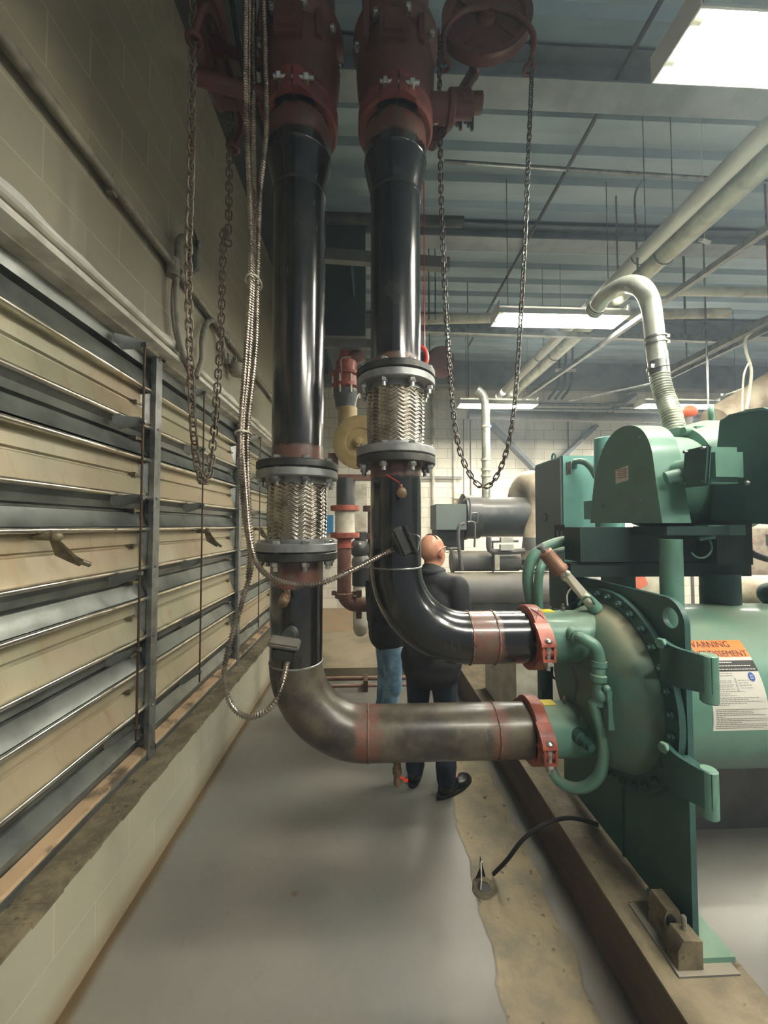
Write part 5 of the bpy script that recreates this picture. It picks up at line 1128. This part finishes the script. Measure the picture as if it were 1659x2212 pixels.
for (a_, b_, l) in (((1063, 914), (1162, 1015), 'grey diagonal brace on the back wall behind the right chain'), ((1292, 918), (1215, 990), 'grey diagonal brace above the control cabinet'), ((1375, 850), (1320, 890), 'short grey diagonal brace behind the ribbed hose')):
    p0 = at(*a_, 7.5); p1 = at(*b_, 7.5); d = (p1 - p0).normalized(); s_ = V((d.z, 0, -d.x)) * .035; tag(obj('brace', prism(B(), [p0 - s_, p0 + s_, p1 + s_, p1 - s_], (0, .2, 0)), M['beam']), l, 'brace')

# ------------------------------------------------------------ people
def blob(name, shapes, vox, m, par, smooth=8):
    b = B()
    for s_ in shapes:
        if s_[0] == 'e': sph(b, s_[1], 1, 20, s_[2])
        elif s_[0] == 'c':
            _, p0, p1, r0, r1 = s_; p0 = V(p0); p1 = V(p1); cyl(b, p0, p1, r0, r1, 18); sph(b, p0, r0, 14); sph(b, p1, r1, 14)
        elif s_[0] == 'r':      # rotated ellipsoid
            _, p0, sc_, rz = s_; m_ = Matrix.Translation(V(p0)) @ Euler(rz).to_matrix().to_4x4() @ Matrix.Diagonal((*sc_, 1)); bmesh.ops.create_uvsphere(b, u_segments=20, v_segments=12, radius=1, matrix=m_)
    me = bpy.data.meshes.new('tmp'); b.to_mesh(me); b.free(); o = bpy.data.objects.new('tmp', me); C.objects.link(o)
    r = o.modifiers.new('r', 'REMESH'); r.mode = 'VOXEL'; r.voxel_size = vox; sm = o.modifiers.new('s', 'SMOOTH'); sm.iterations = smooth; sm.factor = .5
    bpy.context.view_layer.update(); me2 = bpy.data.meshes.new_from_object(o.evaluated_get(bpy.context.evaluated_depsgraph_get())); bpy.data.objects.remove(o)
    q = B(); q.from_mesh(me2); bpy.data.meshes.remove(me2); return obj(name, q, m, par, 180)
def person(loc, phi, label, H=1.60, jean='navy', headturn=0., bald=True, glasses=True, spread=.11):
    t = thing('person', label, 'person', loc); o = V(loc); k = H / 1.60
    f = V((math.sin(phi), math.cos(phi), 0)); r = V((math.cos(phi), -math.sin(phi), 0))
    def L(a, b_, c): return o + (r * a + f * b_) * k + V((0, 0, c * k))
    hf = V((math.sin(phi + headturn), math.cos(phi + headturn), 0)); hr = V((hf.y, -hf.x, 0))
    def Hd(a, b_, c): return L(0, .035, 0) + (hr * a + hf * b_) * k + V((0, 0, c * k))
    rot = (0, 0, -phi); hrot = (0, 0, -(phi + headturn))
    sh = [('r', Hd(0, -.012, 1.505), (.078 * k, .094 * k, .092 * k), hrot), ('r', Hd(0, .030, 1.455), (.062 * k, .068 * k, .085 * k), hrot), ('c', Hd(0, .05, 1.40), Hd(0, .062, 1.395), .030 * k, .022 * k),
          ('r', Hd(.078, -.005, 1.475), (.013 * k, .024 * k, .038 * k), hrot), ('r', Hd(-.078, -.005, 1.475), (.013 * k, .024 * k, .038 * k), hrot),
          ('c', Hd(0, .098, 1.492), Hd(0, .112, 1.462), .010 * k, .014 * k), ('r', Hd(0, .09, 1.425), (.025 * k, .012 * k, .009 * k), hrot), ('r', Hd(.030, .088, 1.515), (.020 * k, .010 * k, .007 * k), hrot), ('r', Hd(-.030, .088, 1.515), (.020 * k, .010 * k, .007 * k), hrot),
          ('c', L(0, .01, 1.27), Hd(0, .0, 1.42), .062 * k, .056 * k), ('r', L(0, 0, 1.14), (.17 * k, .10 * k, .17 * k), rot), ('r', L(0, .01, .92), (.15 * k, .10 * k, .16 * k), rot)]
    arms = []
    for s_ in (-1, 1):
        S = L(s_ * .185, 0, 1.27); E = L(s_ * .235, -.02, 1.02); W_ = L(s_ * .15, .19, .93); arms.append((S, E, W_))
        sh += [('c', S, E, .045 * k, .036 * k), ('c', E, W_, .034 * k, .024 * k), ('c', L(0, 0, 1.25), S, .06 * k, .05 * k)]
        Pm = W_ + (f * .06 + r * (-s_ * .035)) * k; sh.append(('c', W_ + f * .02 * k, Pm, .022 * k, .026 * k))
        hipp = L(s_ * .085, 0, .84); kn = L(s_ * .10, .015, .46); an = L(s_ * spread, -.02, .09)
        sh += [('c', hipp, kn, .075 * k, .05 * k), ('c', kn, an, .048 * k, .033 * k), ('c', an, L(s_ * spread * 1.1, .10, .045), .032 * k, .028 * k)]
        fd = (f * .75 + r * (-s_ * .55)).normalized()
        for j in range(4):
            b0 = Pm + V((0, 0, (.024 - .016 * j) * k)) + fd * .01; b1 = b0 + fd * (.032 - .003 * abs(j - 1)) * k; b2 = b1 + (fd * .4 - f * .75).normalized() * .024 * k
            sh += [('c', b0, b1, .0085 * k, .008 * k), ('c', b1, b2, .008 * k, .007 * k)]
        sh += [('c', W_ + f * .035 * k + V((0, 0, .02)), W_ + f * .06 * k + V((0, 0, .048)), .010 * k, .0085 * k)]
    body = obj_body = blob('body', sh, .0075, M['skin'], t, 3)
    # jacket
    js = [('r', L(0, .0, 1.13), (.205 * k, .135 * k, .20 * k), rot), ('r', L(0, .0, .93), (.20 * k, .145 * k, .20 * k), rot), ('r', L(0, .0, .80), (.21 * k, .150 * k, .13 * k), rot), ('r', L(0, .0, .74), (.20 * k, .145 * k, .13 * k), rot), ('c', L(-.13, -.005, 1.27), L(.13, -.005, 1.27), .075 * k, .075 * k), ('c', L(-.05, .0, 1.295), L(.05, .0, 1.295), .085 * k, .085 * k), ('c', L(0, .005, 1.28), L(0, .012, 1.345), .088 * k, .078 * k)]
    for s_, (S, E, W_) in zip((-1, 1), arms): js += [('c', S, E, .074 * k, .062 * k), ('c', E, W_ - f * .02, .060 * k, .043 * k)]
    # soft folds
    for i in range(7): js.append(('c', L(-.15 + .05 * i, -.128, 1.12 - .06 * (i % 3)), L(-.08 + .026 * i, -.136, .84), .020 * k, .014 * k))
    blob('jacket', js, .011, M['jacket'], t, 4)
    q = B(); ring = [L(0, .008, 1.362) + (r * math.cos(a) * .080 + f * math.sin(a) * .082) * k for a in [2 * PI * i / 24 for i in range(24)]]; sweep(q, ring, .017, 10, True); obj('collar', q, M['jacket'], t)
    tr = [('r', L(0, 0, .84), (.165 * k, .115 * k, .11 * k), rot)]
    for s_ in (-1, 1):
        hipp = L(s_ * .085, 0, .82); kn = L(s_ * .10, .015, .46); an = L(s_ * spread, -.015, .085)
        tr += [('c', hipp, kn, .095 * k, .070 * k), ('c', kn, an, .069 * k, .060 * k), ('c', an + V((0, 0, .09)), an + V((0, 0, .05)), .067 * k, .064 * k), ('c', kn + V((0, 0, -.06)), kn + V((0, 0, -.09)), .073 * k, .070 * k)]
    blob('trousers', tr, .010, M[jean], t, 3)
    for s_ in (-1, 1):
        fo = (f + r * s_ * .35).normalized(); a0 = L(s_ * spread, -.03, 0); rz = -math.atan2(fo.x, fo.y)
        shp = [('r', a0 + fo * .03 * k + V((0, 0, .045)), (.043 * k, .085 * k, .04 * k), (0, 0, rz)), ('r', a0 + fo * .14 * k + V((0, 0, .034)), (.046 * k, .085 * k, .032 * k), (0, 0, rz)), ('c', a0 + V((0, 0, .05)), a0 + V((0, 0, .11)), .042 * k, .042 * k)]
        so = blob('shoe', shp, .008, M['leather'], t, 3)
        q = B(); n = 20; pts = [a0 + fo * (.085 + .155 * math.cos(2 * PI * i / n)) * k + V((fo.y, -fo.x, 0)) * (.046 * math.sin(2 * PI * i / n)) * k for i in range(n)]; prism(q, [p + V((0, 0, .001)) for p in pts], (0, 0, .018)); obj('sole', q, M['rubber'], so)
    if glasses:
        q = B()
        for s_ in (-1, 1): sweep(q, cr([Hd(s_ * .083, -.03, 1.485), Hd(s_ * .082, .0, 1.507), Hd(s_ * .074, .075, 1.503)], .02), .0028, 6)
        for s_ in (-1, 1): sweep(q, arc(Hd(s_ * .034, .108, 1.498), hr, (0, 0, 1), .024, 0, 2 * PI, 18)[:-1], .0022, 6, True)
        cyl(q, Hd(-.01, .112, 1.503), Hd(.01, .112, 1.503), .0022, seg=6)
        gl = obj('glasses', q, M['rubber'], t)
        # headband-like strap at the crown
        q = sweep(B(), [Hd(.074 * math.sin(a), -.02, 1.513 + .086 * math.cos(a)) for a in [(-.9 + 1.8 * i / 14) for i in range(15)]], .0035, 8); obj('headband', q, M['rubber'], t)
    if not bald:
        sh = [('r', Hd(0, -.020, 1.520), (.085 * k, .098 * k, .088 * k), hrot)]; blob('hair', sh, .01, M['rod'], t, 2)
    eyes = B()
    for s_ in (-1, 1): sph(eyes, Hd(s_ * .030, .083, 1.498), .011 * k, 10)
    obj('eyes', eyes, M['white'], t)
    return t
P1 = atZ(928, 1697, 0); P1 = V((P1.x + .01, P1.y + .0, 0))
person(P1, .62, 'bald person in a black jacket, navy jeans and black boots, standing turned away', 1.585, 'navy', .25)
P2 = V((at(846, 1135, 3.05).x - .03, 3.12, 0))
person(P2, 1.35, 'person in light blue jeans and dark jacket, mostly hidden behind the right riser', 1.66, 'denim', 0, False, False, .06)

# ------------------------------------------------------------ thin plant-room haze
vm = bpy.data.materials.new('haze'); vm.use_nodes = True; nt = vm.node_tree; nt.nodes.clear()
vo = nt.nodes.new('ShaderNodeOutputMaterial'); vs = nt.nodes.new('ShaderNodeVolumeScatter'); vs.inputs['Color'].default_value = (.72, .88, 1, 1); vs.inputs['Density'].default_value = .0125; vs.inputs['Anisotropy'].default_value = .35
nt.links.new(vs.outputs[0], vo.inputs['Volume'])
hz = obj('haze', bx(B(), -1.6, X1 + .5, Y0 - .5, Y1 + .4, -.3, ZC + .4), vm); hz['kind'] = 'stuff'; tag(hz, 'thin bluish haze hanging in the air of the plant room', 'haze')
